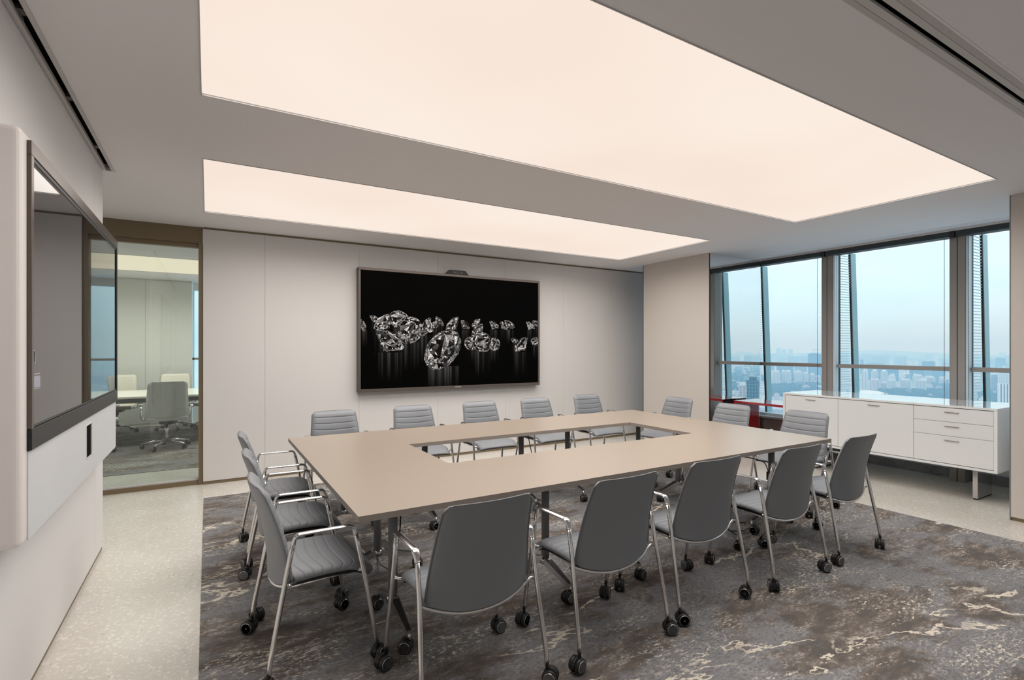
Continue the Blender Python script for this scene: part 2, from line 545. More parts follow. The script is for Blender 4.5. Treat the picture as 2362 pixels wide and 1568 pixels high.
# glazed partition to the room beyond
gp = tag(empty('wall_glass', (0, 0, 0)), kind='structure')
bx('header', (-1.72, -0.050, 6.40, 6.52, 2.565, H), M['bronze'], gp)
bx('jamb', (-0.088, -0.0475, 6.385, 6.54, 0.0, 2.5649), M['bronze'], gp)
bx('bottom_rail', (-1.72, -0.0885, 6.40, 6.50, 0.0, 0.045), M['bronze'], gp)
bx('glazing_bead', (-1.72, -0.0885, 6.415, 6.485, 0.0455, 0.062), M['grille'], gp)
q = MB(); q.box(-1.72, -0.0885, 6.445, 6.457, 0.0625, 2.5645)
q.build('pane', M['office_glass'], gp)
q = MB(); q.box(-1.72, -0.0885, 6.405, 6.415, 2.515, 2.5645)
bx('head_bead', (-1.72, -0.0885, 6.42, 6.48, 2.520, 2.5645), M['bronze'], gp)

# pillars flanking the window bay, with mirror sides
pa = tag(bx('pillar_far', (5.836, 6.94, 4.62, 5.83, 0.0, H), M['black']), kind='structure')
bx('cladding', (5.826, 5.8355, 4.612, 5.825, 0.03, H - 0.001), M['pillar'], pa)
bx('edge_trim', (5.824, 5.8355, 4.604, 4.6115, 0.0, H - 0.001), M['black'], pa)
bx('edge_trim', (5.824, 5.8355, 5.8255, 5.833, 0.0, H - 0.001), M['black'], pa)
bx('plinth', (5.834, 5.8359, 4.612, 5.825, 0.0, 0.0295), M['bronze'], pa)
bx('mirror', (5.836, 6.935, 4.606, 4.6195, 0.0, H - 0.001), M['mirror'], pa)
pb = tag(bx('pillar_near', (5.836, 6.94, 0.36, 1.58, 0.0, H), M['black']), kind='structure')
bx('cladding', (5.826, 5.8355, 0.36, 1.582, 0.03, H - 0.001), M['pillar'], pb)
bx('edge_trim', (5.824, 5.8355, 1.5825, 1.590, 0.0, H - 0.001), M['column'], pb)
bx('plinth', (5.834, 5.8359, 0.36, 1.582, 0.0, 0.0295), M['bronze'], pb)
bx('side_cladding', (5.836, 6.935, 1.5805, 1.588, 0.0, H - 0.001), M['wall'], pb)

# ------------------------------------------------------------------ WINDOW WALL
GX = 7.03
mull = [(6.46, 6.60), (4.90, 5.04), (3.629, 3.766), (2.266, 2.401), (0.93, 1.07), (-0.435, -0.298), (-1.80, -1.66)]
for n, (y0, y1) in enumerate(mull):
    mu = tag(empty('mullion', (7.0, (y0 + y1) / 2, 0)), kind='structure')
    yc = (y0 + y1) / 2
    hy = (y1 - y0) / 2
    g = MB(); g.box(0.0, 0.2, -hy, -0.004 , 0.0, 2.72); g.build('mullion_half', M['mullion'], mu)
    g = MB(); g.box(0.0, 0.2, 0.004, hy, 0.0, 2.72); g.build('mullion_half', M['mullion'], mu)
    g = MB(); g.box(0.008, 0.19, -0.0039, 0.0039, 0.0, 2.715); g.build('mullion_joint', M['black'], mu)
    if n in (1, 2, 3):
        yf = -hy - 0.012
        g = MB(); g.box(0.010, 0.050, yf - 0.012, yf + 0.010, 0.466, 2.66); g.build('frame_strip', M['alu_blue'], mu)
        g = MB(); g.box(0.056, 0.102, yf - 0.012, yf + 0.010, 0.466, 2.66); g.build('frame_strip', M['alu_blue'], mu)
        g = MB(); g.box(0.105, 0.140, yf - 0.014, yf + 0.010, 0.466, 2.66); g.build('gasket', M['black'], mu)
        # perforated ventilation screen: thin horizontal slats
        sm = None
        z = 0.46; k = 0
        while z < 2.71:
            if sm is None:
                g = MB(); g.box(0.162, 0.40, yf - 0.004, yf + 0.004, -0.0042, 0.0042)
                so = g.build('slat', M['slat'], mu, loc=(0, 0, z)); sm = so.data
            else:
                so = bpy.data.objects.new('slat', sm); COL.objects.link(so); so.parent = mu; so.location = (0, 0, z)
            z += 0.034
        def lean(x, z): return x + (2.72 - z) * 0.055
        g = MB(); g.prism([(lean(0.385, 0.4), 0.4), (lean(0.405, 0.4) , 0.4), (lean(0.405, 2.72), 2.72), (lean(0.385, 2.72), 2.72)], 'Y', yf - 0.012, yf + 0.010)
        g.build('gasket', M['black'], mu)
        g = MB(); g.prism([(lean(0.407, 0.4), 0.4), (lean(0.535, 0.4), 0.4), (lean(0.535, 2.72), 2.72), (lean(0.407, 2.72), 2.72)], 'Y', yf - 0.012, yf + 0.010)
        g.build('glass_fin', M['fin'], mu)

bays = [(5.041, 6.459), (3.767, 4.899), (2.402, 3.628), (1.071, 2.265), (-0.297, 0.929), (-1.659, -0.436)]  # last two bays: unseen, assumed by symmetry, added to light the chair backs
for n, (y0, y1) in enumerate(bays):
    wn = tag(empty('window_%d' % (n + 1), (GX, (y0 + y1) / 2, 0)), kind='structure')
    h = (y1 - y0) / 2
    g = MB(); g.box(0.115, 0.127, -h, h, 1.245, 2.66); g.build('pane', M['window_glass'], wn)
    g = MB(); g.box(0.115, 0.127, -h, h, 0.50, 1.195); g.build('pane', M['window_glass'], wn)
    g = MB(); g.rbox(0.045, 0.135, -h + 0.001, h - 0.027, 1.196, 1.244, r=0.006); g.build('transom', M['mullion'], wn)
    g = MB(); g.box(-0.02, 0.06, -h, h, 2.661, 2.72); g.build('head_rail', M['cassette'], wn)
    g = MB(); g.box(0.06, 0.14, -h, h - 0.027, 0.465, 0.499); g.build('bottom_rail', M['alu_blue'], wn)
    g = MB(); g.rbox(-0.05, 0.169, -h, h, 0.435, 0.4645, r=0.005); g.build('sill', M['sill'], wn)
tag(bx('wall_parapet', (7.20, 7.32, -2.0, 6.6, 0.0, 0.434), M['parapet_grey']), kind='structure')
for n, (y0, y1) in enumerate(bays):
    tag(bx('trim_%d' % (2 + n), (7.06, 7.1995, y0, y1, 0.36, 0.4345), M['parapet']), kind='structure')
    if n < 2:
        tag(bx('trim_%d' % (12 + n), (7.03, 7.0595, y0, y1, 0.12, 0.4345), M['parapet']), kind='structure')
    tag(bx('baseboard_window_%d' % (n + 1), (7.17, 7.1995, y0, y1, 0.0, 0.10), M['kick']), kind='structure')
# head of the window: closes the ceiling to the facade
tag(bx('trim_20', (6.95, 7.30, -2.0, 6.6, 2.7205, H + 0.06), M['ceiling']), kind='structure')

# roller blinds
for n, (y0, y1, ych, w_) in enumerate(((3.70, 4.604, 3.80, 'left'), (2.337, 3.694, 2.435, 'middle'), (1.59, 2.331, 2.225, 'right'))):
    rb = empty('roller_blind', (6.965, (y0 + y1) / 2, 2.70))
    lab = {'left': 'slim dark roller blind cassette above the window beside the mirror-sided pillar',
           'middle': 'slim dark roller blind cassette above the middle window, behind the sideboard',
           'right': 'slim dark roller blind cassette above the window nearest the right pillar'}[w_]
    tag(rb, lab, 'blind', 'roller blinds over the windows')
    yc = (y0 + y1) / 2
    g = MB(); g.rbox(-0.02, 0.033, y0 - yc, y1 - yc, -0.04, 0.019, r=0.006); g.build('cassette', M['cassette'], rb)
    g = MB(); g.rbox(-0.026, 0.033, y0 - yc + 0.002, y0 - yc + 0.05, -0.046, 0.0195, r=0.004); g.build('end_bracket', M['black'], rb)
    g = MB()
    yy = ych - yc
    for k in range(140):
        z = -0.046 - k * 0.0125
        g.lathe([(0.0005, -0.0045), (0.0042, 0.0), (0.0005, 0.0045)], c=(0.0, yy, z), seg=6, smooth=False)
    g.tube([(0.0, yy, -0.04), (0.0, yy, -0.05 - 140 * 0.0125)], 0.0016, seg=5)
    g.build('bead_chain', M['black'], rb)

# ------------------------------------------------------------------ CEILING LIGHTS AND SLOTS
def ceiling_light(y, label):
    t = empty('ceiling_light', ((LX[0] + LX[1]) / 2, (y[0] + y[1]) / 2, H))
    hx, hy = (LX[1] - LX[0]) / 2, (y[1] - y[0]) / 2
    g = MB(); g.box(-hx - 0.05, hx + 0.05, -hy - 0.05, hy + 0.05, 0.0605, 0.07)
    # diffuser sits 6 mm above the ceiling face
    g = MB(); g.box(-hx + 0.006, hx - 0.006, -hy + 0.006, hy - 0.006, 0.006, 0.05); g.build('diffuser', M['panel_light'], t)
    g = MB()
    for (a, b_, c, d) in ((-hx, hx, -hy, -hy + 0.0055), (-hx, hx, hy - 0.0055, hy), (-hx, -hx + 0.0055, -hy + 0.0055, hy - 0.0055), (hx - 0.0055, hx, -hy + 0.0055, hy - 0.0055)):
        g.box(a + 0.0002, b_ - 0.0002, c + 0.0002, d - 0.0002, -0.004, 0.05)
    g.build('frame', M['grille'], t)
    ld = bpy.data.lights.new('panel_fill', 'AREA'); ld.shape = 'RECTANGLE'  # unseen area lamp added at the diffuser to brighten the room
    ld.size = hx * 2 - 0.02; ld.size_y = hy * 2 - 0.02
    ld.energy = LAMP_POWER; ld.spread = LAMP_SPREAD; ld.color = LAMP_COLOR
    lo = bpy.data.objects.new('panel_fill', ld); COL.objects.link(lo); lo.parent = t; lo.location = (0, 0, 0.004)
    tag(t, label, 'light', 'luminous ceiling panels')
    return t
ceiling_light(L1, 'huge rectangular glowing ceiling panel above the near half of the table')
ceiling_light(L2, 'long narrow glowing ceiling panel nearest the back wall')

# left slot
t = tag(empty('air_slot', (-0.619, 1.9, H)), 'long black linear air slot along the left wall', 'vent')
y0, y1 = -0.9 - 1.9, 4.70 - 1.9
g = MB(); g.box(-0.035, 0.0354, y0 + .001, y1 - .001, 0.047, 0.058); g.build('recess', M['black_slot'], t)
for ya_, yb2 in ((y0, -0.9), (-0.898, 1.0), (1.002, y1 - 0.001)):
    g = MB(); g.box(-0.0352, -0.016, ya_, yb2, -0.003, 0.02); g.build('flange', M['grille'], t)
    g = MB(); g.box(0.0165, 0.0354, ya_, yb2, -0.003, 0.02); g.build('flange', M['grille'], t)
g = MB(); g.box(-0.0159, 0.0164, y1 - 0.012, y1 - 0.001, -0.003, 0.02); g.build('end_cap', M['grille'], t)
for yy in (0.75, 1.55, 2.3):
    g = MB(); g.box(-0.014, 0.010, yy, yy + 0.05, 0.012, 0.03); g.box(-0.017, -0.009, yy + 0.05, yy + 0.09, 0.012, 0.03); g.build('clip', M['dark_trim'], t)

# right slot across the ceiling: grey plates, two hairlines, one black gap, small joints
t = tag(empty('air_slot', (2.6, 0.942, H)), 'wide grey linear air diffuser with black centre gap in the ceiling, top right', 'vent')
x0, x1 = -0.64 - 2.6, 5.83 - 2.6
g = MB(); g.box(x0 + .001, x1 - .001, -0.0695, 0.0695, 0.05, 0.059); g.build('recess', M['black_slot'], t)
joints = [x0 + .001, -2.2, -1.1, 0.0, 0.985, 1.01, 2.2, x1 - .001]
for (a, b_, mt) in ((-0.0698, -0.060, 'ceiling'), (-0.0595, -0.034, 'grille_dark'), (-0.0325, -0.006, 'grille'), (0.018, 0.0465, 'grille'), (0.048, 0.0698, 'grille_dark')):
    for xa, xb in zip(joints, joints[1:]):
        g = MB(); g.box(xa + 0.0006, xb - 0.0006, a, b_, -0.0015, 0.012); g.build('grille_plate', M[mt], t)

# thin slot along the window
t = tag(empty('air_slot', (6.7675, 2.965, H)), 'thin pale linear air slot in the ceiling along the window', 'vent')
g = MB(); g.box(-0.0323, 0.0323, -1.364, 1.364, 0.04, 0.059); g.build('recess', M['black_slot'], t)
for a, b_ in ((-0.0323, -0.010), (-0.006, 0.012), (0.016, 0.0323)):
    g = MB(); g.box(a, b_, -1.364, 1.364, -0.002, 0.03); g.build('flange', M['ceiling'], t)

# ------------------------------------------------------------------ CARPET
cp = MB(); cp.box(-0.036, 5.22, -1.85, 5.771, 0.0005, 0.006)
cp.build('carpet', M['carpet'])
tag(bpy.data.objects['carpet'], 'marbled grey and brown carpet with cream veins under the tables', 'carpet')

# ------------------------------------------------------------------ CASTERS AND CHAIRS
def wheel_mesh(r=0.034, wd=0.021):
    g = MB()
    h = wd / 2
    g.lathe([(r * 0.80, -h), (r * 0.96, -h * 0.85), (r, -h * 0.4), (r, h * 0.4), (r * 0.96, h * 0.85), (r * 0.80, h)], axis='Y', seg=20, mi=0)
    for s in (-1, 1):
        g.lathe([(r * 0.82, s * (h + 0.0002)), (r * 0.72, s * (h + 0.0012))], axis='Y', seg=20, mi=2)
        g.lathe([(r * 0.72, s * (h + 0.0012)), (r * 0.5, s * (h + 0.0004)), (0.0001, s * (h + 0.0015))], axis='Y', seg=20, mi=1)
    return g
def make_caster(parent, loc, rz, r=0.034, stem=0.10):
    g = MB()
    g.tube([(0, 0, r * 1.2), (0, 0, stem)], 0.0075, seg=8)
    # hood over the two wheels
    prof = []
    for k in range(9):
        a = math.radians(-10 + k * 25)
        prof.append((-0.016 + (r * 1.02) * math.cos(a), r + (r * 1.02) * math.sin(a)))
    prof += [(-0.016 - 0.006, r), (-0.016 + 0.006, r)]
    g.prism(prof, 'Y', -0.006, 0.006)
    c = g.build('caster', M['black'], parent, loc=loc, rz=rz)
    wm = wheel_mesh(r)
    w1 = wm.build('wheel', [M['black'], M['hub'], M['hubring']], c, loc=(-0.016, -0.0175, r))
    w2 = bpy.data.objects.new('wheel', w1.data); COL.objects.link(w2); w2.parent = c; w2.location = (-0.016, 0.0175, r)
    return c

ZT, ZB = 0.845, 0.388
def back_pt(s, t, off):
    """point on the backrest: s in -1..1 across, t in 0..1 up; off = offset to the front"""
    a = abs(s)
    top, bot = ZT, ZB
    c = 0.89
    if a > c:
        e = min(1.0, (a - c) / (1 - c))
        top -= 0.027 * (1 - math.sqrt(max(0, 1 - e * e)))
    bot += 0.050 * a ** 2.2
    if a > c:
        bot += 0.009 * (1 - math.sqrt(max(0, 1 - e * e)))
    z = bot + (top - bot) * t
    u = (z - ZB) / (ZT - ZB)
    wd = 0.246 - 0.046 * u
    y = -0.170 - 0.045 * u - 0.045 * u * u + 0.012 * math.sin(u * PI)
    y += 0.05 * (s * s) * (0.55 + 0.45 * (1 - u)) - 0.012
    return Vector((s * wd, y + off, z))

def make_chair(name, label, group):
    root = empty(name)
    tag(root, label, 'chair', group)
    # ---- backrest
    NR = 8
    nu, nv = 23, NR * 6 + 1
    STEP = (0.0, 0.045, 0.20, 0.5, 0.80, 0.955)
    def rows(j, n):
        k = int(round(j * n * 6))
        return 1.0 if k >= n * 6 else (k // 6 + STEP[k % 6]) / n
    def sides(s): return 2 * s - 1
    def taper(s, t):
        return (1 - abs(s) ** 10) * min(1.0, (1 - t) * 16 + 0.05) ** 0.5
    def front(i, j):
        s, t = sides(i), rows(j, NR)
        ph = (t * NR) % 1.0
        d = min(ph, 1 - ph)
        groove = 0.0030 * math.exp(-(d / 0.03) ** 2)
        puff = 0.0008 * math.sin(PI * ph)
        return back_pt(s, t, 0.004 + taper(s, t) * (0.034 + puff - groove))
    def rear(i, j):
        s, t = sides(i), rows(j, NR)
        return back_pt(s, t, -taper(s, t) * 0.007)
    g = MB()
    g.grid(front, nu, nv); g.grid(rear, nu, nv)
    per = [(i / (nu - 1), 0) for i in range(nu)] + [(1, j / (nv - 1)) for j in range(1, nv)] + [(i / (nu - 1), 1) for i in range(nu - 2, -1, -1)] + [(0, j / (nv - 1)) for j in range(nv - 2, 0, -1)]
    n = len(per)
    V = [front(*p) for p in per] + [rear(*p) for p in per]
    g.add(V, [(k, (k + 1) % n, n + (k + 1) % n, n + k) for k in range(n)], 0, True)
    back = g.build('backrest', M['leather'], root, weld=True)
    g = MB()
    pts = [(front(*p) * 0.25 + rear(*p) * 0.75) for p in per[::2]]
    g.tube(pts, 0.0042, seg=6, closed=True)
    g.build('piping', M['piping'], back)
    # ---- seat
    NS = 8
    def seat_pt(s, t, off):
        a = abs(s)
        y0, y1 = -0.168, 0.240
        fr = 0.0
        if a > 0.82:
            e = (a - 0.82) / 0.18
            fr = 0.045 * (1 - math.sqrt(max(0, 1 - e * e)))
        y0 += 0.055 * a * a
        y = y0 + (y1 - fr - y0) * t
        z = 0.462 + 0.012 * math.sin(t * PI * 0.9 + 0.4) - 0.012 * (1 - a * a) * math.sin(t * PI)
        if t > 0.72:
            e = (t - 0.72) / 0.28
            z -= 0.045 * e * e
        z -= 0.020 * a ** 5
        wd = 0.232 + 0.006 * t
        return Vector((s * wd, y, z + off))
    def stop(i, j):
        s, t = sides(i), rows(j, NS)
        ph = (t * NS) % 1.0
        d = min(ph, 1 - ph)
        return seat_pt(s, t, -0.0026 * math.exp(-(d / 0.03) ** 2))
    def sbot(i, j):
        s, t = sides(i), rows(j, NS)
        return seat_pt(s * 0.985, t * 0.99 + 0.003, -0.038 * (1 - abs(s) ** 8 * 0.45) * (1 - max(0, (t - 0.85) / 0.15) * 0.5))
    g = MB(); g.grid(stop, 17, 49); g.grid(sbot, 17, 49)
    per2 = [(i / 16, 0) for i in range(17)] + [(1, j / 48) for j in range(1, 49)] + [(i / 16, 1) for i in range(15, -1, -1)] + [(0, j / 48) for j in range(47, 0, -1)]
    n = len(per2)
    V = [stop(*p) for p in per2] + [sbot(*p) for p in per2]
    g.add(V, [(k, (k + 1) % n, n + (k + 1) % n, n + k) for k in range(n)], 0, True)
    g.build('seat', M['leather'], root, weld=True)
    # ---- black shell under the seat
    g = MB()
    def shell_top(i, j):
        s, t = sides(i) * 0.93, 0.06 + j * 0.84
        p = seat_pt(s, t, 0); p.z -= 0.040; return p
    def shell_bot(i, j):
        s, t = sides(i) * 0.86, 0.09 + j * 0.78
        p = seat_pt(s, t, 0); p.z -= 0.054; return p
    g.grid(shell_top, 9, 9); g.grid(shell_bot, 9, 9)
    per3 = [(i / 8, 0) for i in range(9)] + [(1, j / 8) for j in range(1, 9)] + [(i / 8, 1) for i in range(7, -1, -1)] + [(0, j / 8) for j in range(7, 0, -1)]
    n = len(per3)
    V = [shell_top(*p) for p in per3] + [shell_bot(*p) for p in per3]
    g.add(V, [(k, (k + 1) % n, n + (k + 1) % n, n + k) for k in range(n)], 0, True)
    sh = g.build('seat_shell', M['black'], root, weld=True)
    g = MB(); g.box(-0.035, 0.035, 0.10, 0.125, 0.395, 0.405); g.build('care_label', M['label'], sh)
    # ---- frame
    R = 0.0108
    for s in (-1, 1):
        x = s * 0.268; xo = s * 0.283
        rear = smooth_path([(xo, -0.226, 0.085, 0), (xo, -0.218, 0.15, 0.05), (x, -0.155, 0.475, 0.08), (x, -0.128, 0.612, 0)], 4)
        g = MB(); g.tube(rear, R, seg=10); g.build('leg', M['chrome'], root)
        fr = smooth_path([(xo, 0.232, 0.085, 0), (xo, 0.222, 0.15, 0.05), (x, 0.165, 0.48, 0.08), (x, 0.138, 0.605, 0)], 4)
        g = MB(); g.tube(fr, R, seg=10); g.build('leg', M['chrome'], root)
        arm = smooth_path([(x, -0.128, 0.612, 0), (x, -0.117, 0.649, 0.034), (x, 0.127, 0.647, 0.034), (x, 0.138, 0.605, 0)], 7)
        g = MB()
        nA = len(arm)
        # the strap flattens and widens along the top
        seg = 10
        V = []; F = []
        for i, p in enumerate(arm):
            d = (arm[min(i + 1, nA - 1)] - arm[max(i - 1, 0)]).normalized()
            bn = Vector((1, 0, 0)); nn = d.cross(bn).normalized()
            mid = max(0.0, min(1.0, (p.z - 0.622) / 0.020))
            rw = R + 0.006 * mid; rh = R - 0.004 * mid
            for k in range(seg):
                a = 2 * PI * k / seg
                V.append(p + bn * math.cos(a) * rw + nn * math.sin(a) * rh)
        for i in range(nA - 1):
            for k in range(seg):
                k2 = (k + 1) % seg
                F.append((i * seg + k, i * seg + k2, (i + 1) * seg + k2, (i + 1) * seg + k))
        g.add(V, F, 0, True)
        # collars where the arm meets the legs
        g.tube([(x, -0.1285, 0.608), (x, -0.1275, 0.613)], R + 0.0012, seg=10)
        g.tube([(x, 0.1375, 0.608), (x, 0.1385, 0.603)], R + 0.0012, seg=10)
        g.build('armrest', M['chrome'], root)
    g = MB()
    rr = [(-0.270, -0.142, 0.432), (-0.252, -0.142, 0.434)]
    for k in range(15):
        xx = -0.232 + 0.464 * k / 14
        e = abs(xx / 0.246)
        rr.append((xx, -0.180 + 0.045 * e * e, 0.378 + 0.050 * e ** 2.2))
    rr += [(0.252, -0.142, 0.434), (0.270, -0.142, 0.432)]
    g.tube(rr, 0.0085, seg=8)
    g.tube([(-0.27, 0.172, 0.436), (-0.20, 0.165, 0.408), (0.20, 0.165, 0.408), (0.27, 0.172, 0.436)], 0.0085, seg=8)
    for s in (-1, 1):
        g.tube([(s * 0.19, -0.120, 0.400), (s * 0.19, 0.165, 0.405)], 0.008, seg=8)
    g.build('under_frame', M['chrome'], root)
    for (x, y) in ((-0.283, -0.226), (0.283, -0.226), (-0.283, 0.232), (0.283, 0.232)):
        make_caster(root, (x, y, 0.006), random.uniform(0, 2 * PI))
    return root

GRP = 'grey armchairs around the table'
chair0 = make_chair('meeting_chair', 'grey armchair with its back to us, leftmost and nearest in the near row', GRP)
spots = [
    # x, y, heading (0 = facing +Y), label
    (0.975, 2.055, 0.00, None),
    (1.712, 2.055, 0.015, 'grey armchair with its back to us, second from the left in the near row'),
    (2.405, 2.085, -0.01, 'grey armchair with its back to us, middle of the near row of five'),
    (3.165, 2.050, 0.0, 'grey armchair with its back to us, fourth from the left in the near row'),
    (3.905, 2.065, 0.01, 'grey armchair with its back to us, rightmost in the near row'),
    (0.430, 2.640, -PI / 2 + 0.04, 'grey armchair at the left end of the table, nearest the camera, ribbed seat showing'),
    (0.440, 3.325, -PI / 2, 'grey armchair in the middle of the three at the left end of the table'),
    (0.450, 4.060, -PI / 2, 'grey armchair at the left end of the table, farthest from the camera'),
    (1.045, 4.900, PI, 'grey ribbed chair on the far side of the table, leftmost, left of the wall television'),
    (1.845, 4.930, PI, 'grey ribbed chair on the far side of the table, second from the left'),
    (2.635, 4.945, PI, 'grey ribbed chair on the far side of the table, middle one of five'),
    (3.390, 4.950, PI, 'grey ribbed chair on the far side of the table, fourth from the left'),
    (4.215, 5.000, PI, 'grey ribbed chair on the far side of the table, rightmost, right of the television'),
    (4.690, 4.330, PI / 2, 'grey ribbed chair at the right end of the table, in front of the beige pillar'),
    (4.630, 3.540, PI / 2, 'grey ribbed chair at the right end of the table, in front of the red table'),
    (4.660, 2.770, PI / 2, 'grey ribbed chair at the right end of the table, in front of the white sideboard'),
]
chairs = []
for i, (x, y, a, lab) in enumerate(spots):
    o = chair0 if i == 0 else copy_tree(chair0)
    o.location = (x, y, 0); o.rotation_euler = (0, 0, a)
    if lab: o['label'] = lab
    for ch in o.children:
        if ch.name.startswith('caster'):
            ch.rotation_euler = (0, 0, random.uniform(0, 2 * PI))
    chairs.append(o)

# ------------------------------------------------------------------ TABLES (six in a ring)
ZTOP = 0.73
TH = 0.028
def make_table(name, label, cx, cy_, ang, LEN=1.487, DEP=0.7435):
    root = empty(name, (cx, cy_, 0), ang)
    tag(root, label, 'table', 'folding tables set in a ring')
    hl, hd = LEN / 2, DEP / 2
    g = MB(); g.box(-hl, hl, -hd, hd, ZTOP - TH, ZTOP)
    top = g.build('tabletop', [M['tabletop'], M['tableedge']], root)
    for p in top.data.polygons:
        p.material_index = 0 if p.normal.z > 0.5 else 1
    g = MB(); g.rbox(-hl + 0.25, hl - 0.25, -0.03, 0.03, ZTOP - TH - 0.045, ZTOP - TH - 0.001, r=0.004); g.build('beam', M['column'], root)
    for s in (-1, 1):
        x = s * (hl - 0.268)
        g = MB()
        g.tube([(x, 0, 0.178), (x, 0, ZTOP - TH - 0.046)], 0.0245, seg=16)
        g.rbox(x - 0.03, x + 0.03, -0.24, 0.24, ZTOP - TH - 0.022, ZTOP - TH - 0.001, r=0.003)
        g.build('leg', M['column'], root)
        g = MB()
        g.tube([(x, 0, 0.140), (x, 0, 0.1775)], 0.030, seg=16)
        for d in (-1, 1):
            # tapered foot arm
            n = 6; V = []; F = []
            for k in range(n + 1):
                e = k / n
                y = d * (0.02 + 0.235 * e)
                zc = 0.158 - 0.062 * e
                hw = 0.024 - 0.013 * e; hh = 0.021 - 0.008 * e
                V += [(x - hw, y, zc - hh), (x + hw, y, zc - hh), (x + hw, y, zc + hh), (x - hw, y, zc + hh)]
            for k in range(n):
                for m_ in range(4):
                    F.append((k * 4 + m_, k * 4 + (m_ + 1) % 4, (k + 1) * 4 + (m_ + 1) % 4, (k + 1) * 4 + m_))
            F += [(0, 1, 2, 3), (n * 4, n * 4 + 1, n * 4 + 2, n * 4 + 3)]
            g.add(V, F, 0)
            g.tube([(x, d * 0.247, 0.062), (x, d * 0.247, 0.10)], 0.010, seg=10)
        ft = g.build('foot', M['alu'], root)
        for d in (-1, 1):
            g = MB(); n = 5; V = []; F = []
            for k in range(n + 1):
                e = 0.10 + 0.86 * k / n
                y = d * (0.02 + 0.235 * e)
                zt = 0.158 - 0.062 * e + (0.021 - 0.008 * e) + 0.0008
                hw = (0.024 - 0.013 * e) * 0.80
                V += [(x - hw, y, zt - 0.002), (x + hw, y, zt - 0.002), (x + hw, y, zt + 0.001), (x - hw, y, zt + 0.001)]
            for k in range(n):
                for m_ in range(4):
                    F.append((k * 4 + m_, k * 4 + (m_ + 1) % 4, (k + 1) * 4 + (m_ + 1) % 4, (k + 1) * 4 + m_))
            F += [(0, 1, 2, 3), (n * 4, n * 4 + 1, n * 4 + 2, n * 4 + 3)]
            g.add(V, F); g.build('foot_insert', M['black'], ft)
            make_caster(root, (x, d * 0.247, 0.006), random.choice([0.2, 1.3, 2.0, -0.6, 3.4]), r=0.034, stem=0.08)
    return root
X0, Y0 = 0.553, 2.222
X1, Y1 = X0 + 2 * 1.487 + 0.7435 + 0.0006, Y0 + 1.487 + 0.7435 + 0.0004
make_table('folding_table', 'taupe folding table at the near left of the ring, corner pointing at the camera', X0 + 0.7435, Y0 + 0.37175, 0.0)
make_table('folding_table', 'taupe folding table in the near row of the ring, second from the left', X0 + 0.7435 + 1.4872, Y0 + 0.37175, 0.0)
make_table('folding_table', 'taupe folding table set crosswise at the right end of the ring', X1 - 0.37175, Y0 + 0.7435, PI / 2)
make_table('folding_table', 'taupe folding table set crosswise at the left end of the ring', X0 + 0.37175, Y1 - 0.7435, PI / 2)
make_table('folding_table', 'taupe folding table on the far side of the ring, below the television', X1 - 0.7435 - 1.4872, Y1 - 0.37175, 0.0)
make_table('folding_table', 'taupe folding table on the far side of the ring, at its right corner', X1 - 0.7435, Y1 - 0.37175, 0.0)

# floor boxes and cables
def floor_box(x, y, label, rz=0.0):
    t = tag(empty('floor_box', (x, y, 0.006), rz), label, 'floor box', 'floor outlet boxes')
    g = MB()
    for (a, b_, c, d) in ((-0.11, 0.11, -0.11, -0.098), (-0.11, 0.11, 0.098, 0.11), (-0.11, -0.098, -0.098, 0.098), (0.098, 0.11, -0.098, 0.098)):
        g.box(a, b_, c, d, 0.0, 0.006)
    g.build('frame', M['alu'], t)
    g = MB(); g.box(-0.0975, 0.0975, -0.0975, 0.0975, 0.0, 0.003); g.build('lid', M['carpet'], t)
    g = MB(); g.box(-0.06, 0.06, -0.0976, -0.088, 0.0031, 0.008); g.build('cable_flap', M['black'], t)
    return t
floor_box(1.05, 3.72, 'metal framed floor outlet box with carpet lid, under the left end of the table')
floor_box(2.62, 4.13, 'metal framed floor outlet box with carpet lid, below the far row of tables')
def cable(pts, label, r=0.004, plug=None):
    P = smooth_path([(*p, 0.12) for p in pts], 6)
    t = empty('power_cable', pts[0])
    o = Vector(pts[0])
    g = MB(); g.tube([p - o for p in P], r, seg=6); g.build('cord', M['black'], t)
    if plug:
        g = MB(); g.rbox(plug[0] - o.x - 0.017, plug[0] - o.x + 0.017, plug[1] - o.y - 0.014, plug[1] - o.y + 0.014, plug[2] - o.z - 0.035, plug[2] - o.z + 0.035, r=0.004)
        g.build('socket_block', M['black'], t)
    tag(t, label, 'cable', 'black power cables under the tables')
cable([(3.45, 2.70, 0.66), (3.53, 2.62, 0.60), (3.70, 2.55, 0.585), (3.83, 2.50, 0.54), (3.855, 2.49, 0.47)], 'black power cable looping to a socket block on the right end table leg', plug=(3.862, 2.486, 0.43))
cable([(3.86, 2.49, 0.42), (3.80, 2.50, 0.12), (3.62, 2.52, 0.012), (3.50, 2.66, 0.012), (3.66, 2.80, 0.012), (3.82, 2.66, 0.012)], 'black power cable coiled on the carpet under the right end table')
cable([(2.56, 4.05, 0.69), (2.585, 4.02, 0.50), (2.64, 3.98, 0.25), (2.72, 4.00, 0.012), (2.70, 4.12, 0.012)], 'black power cable hanging down beside a far table leg')
cable([(0.87, 2.62, 0.69), (0.885, 2.66, 0.5), (0.92, 2.9, 0.16), (0.98, 3.4, 0.012), (1.03, 3.62, 0.012)], 'black power cable running from the near left table to a floor box')

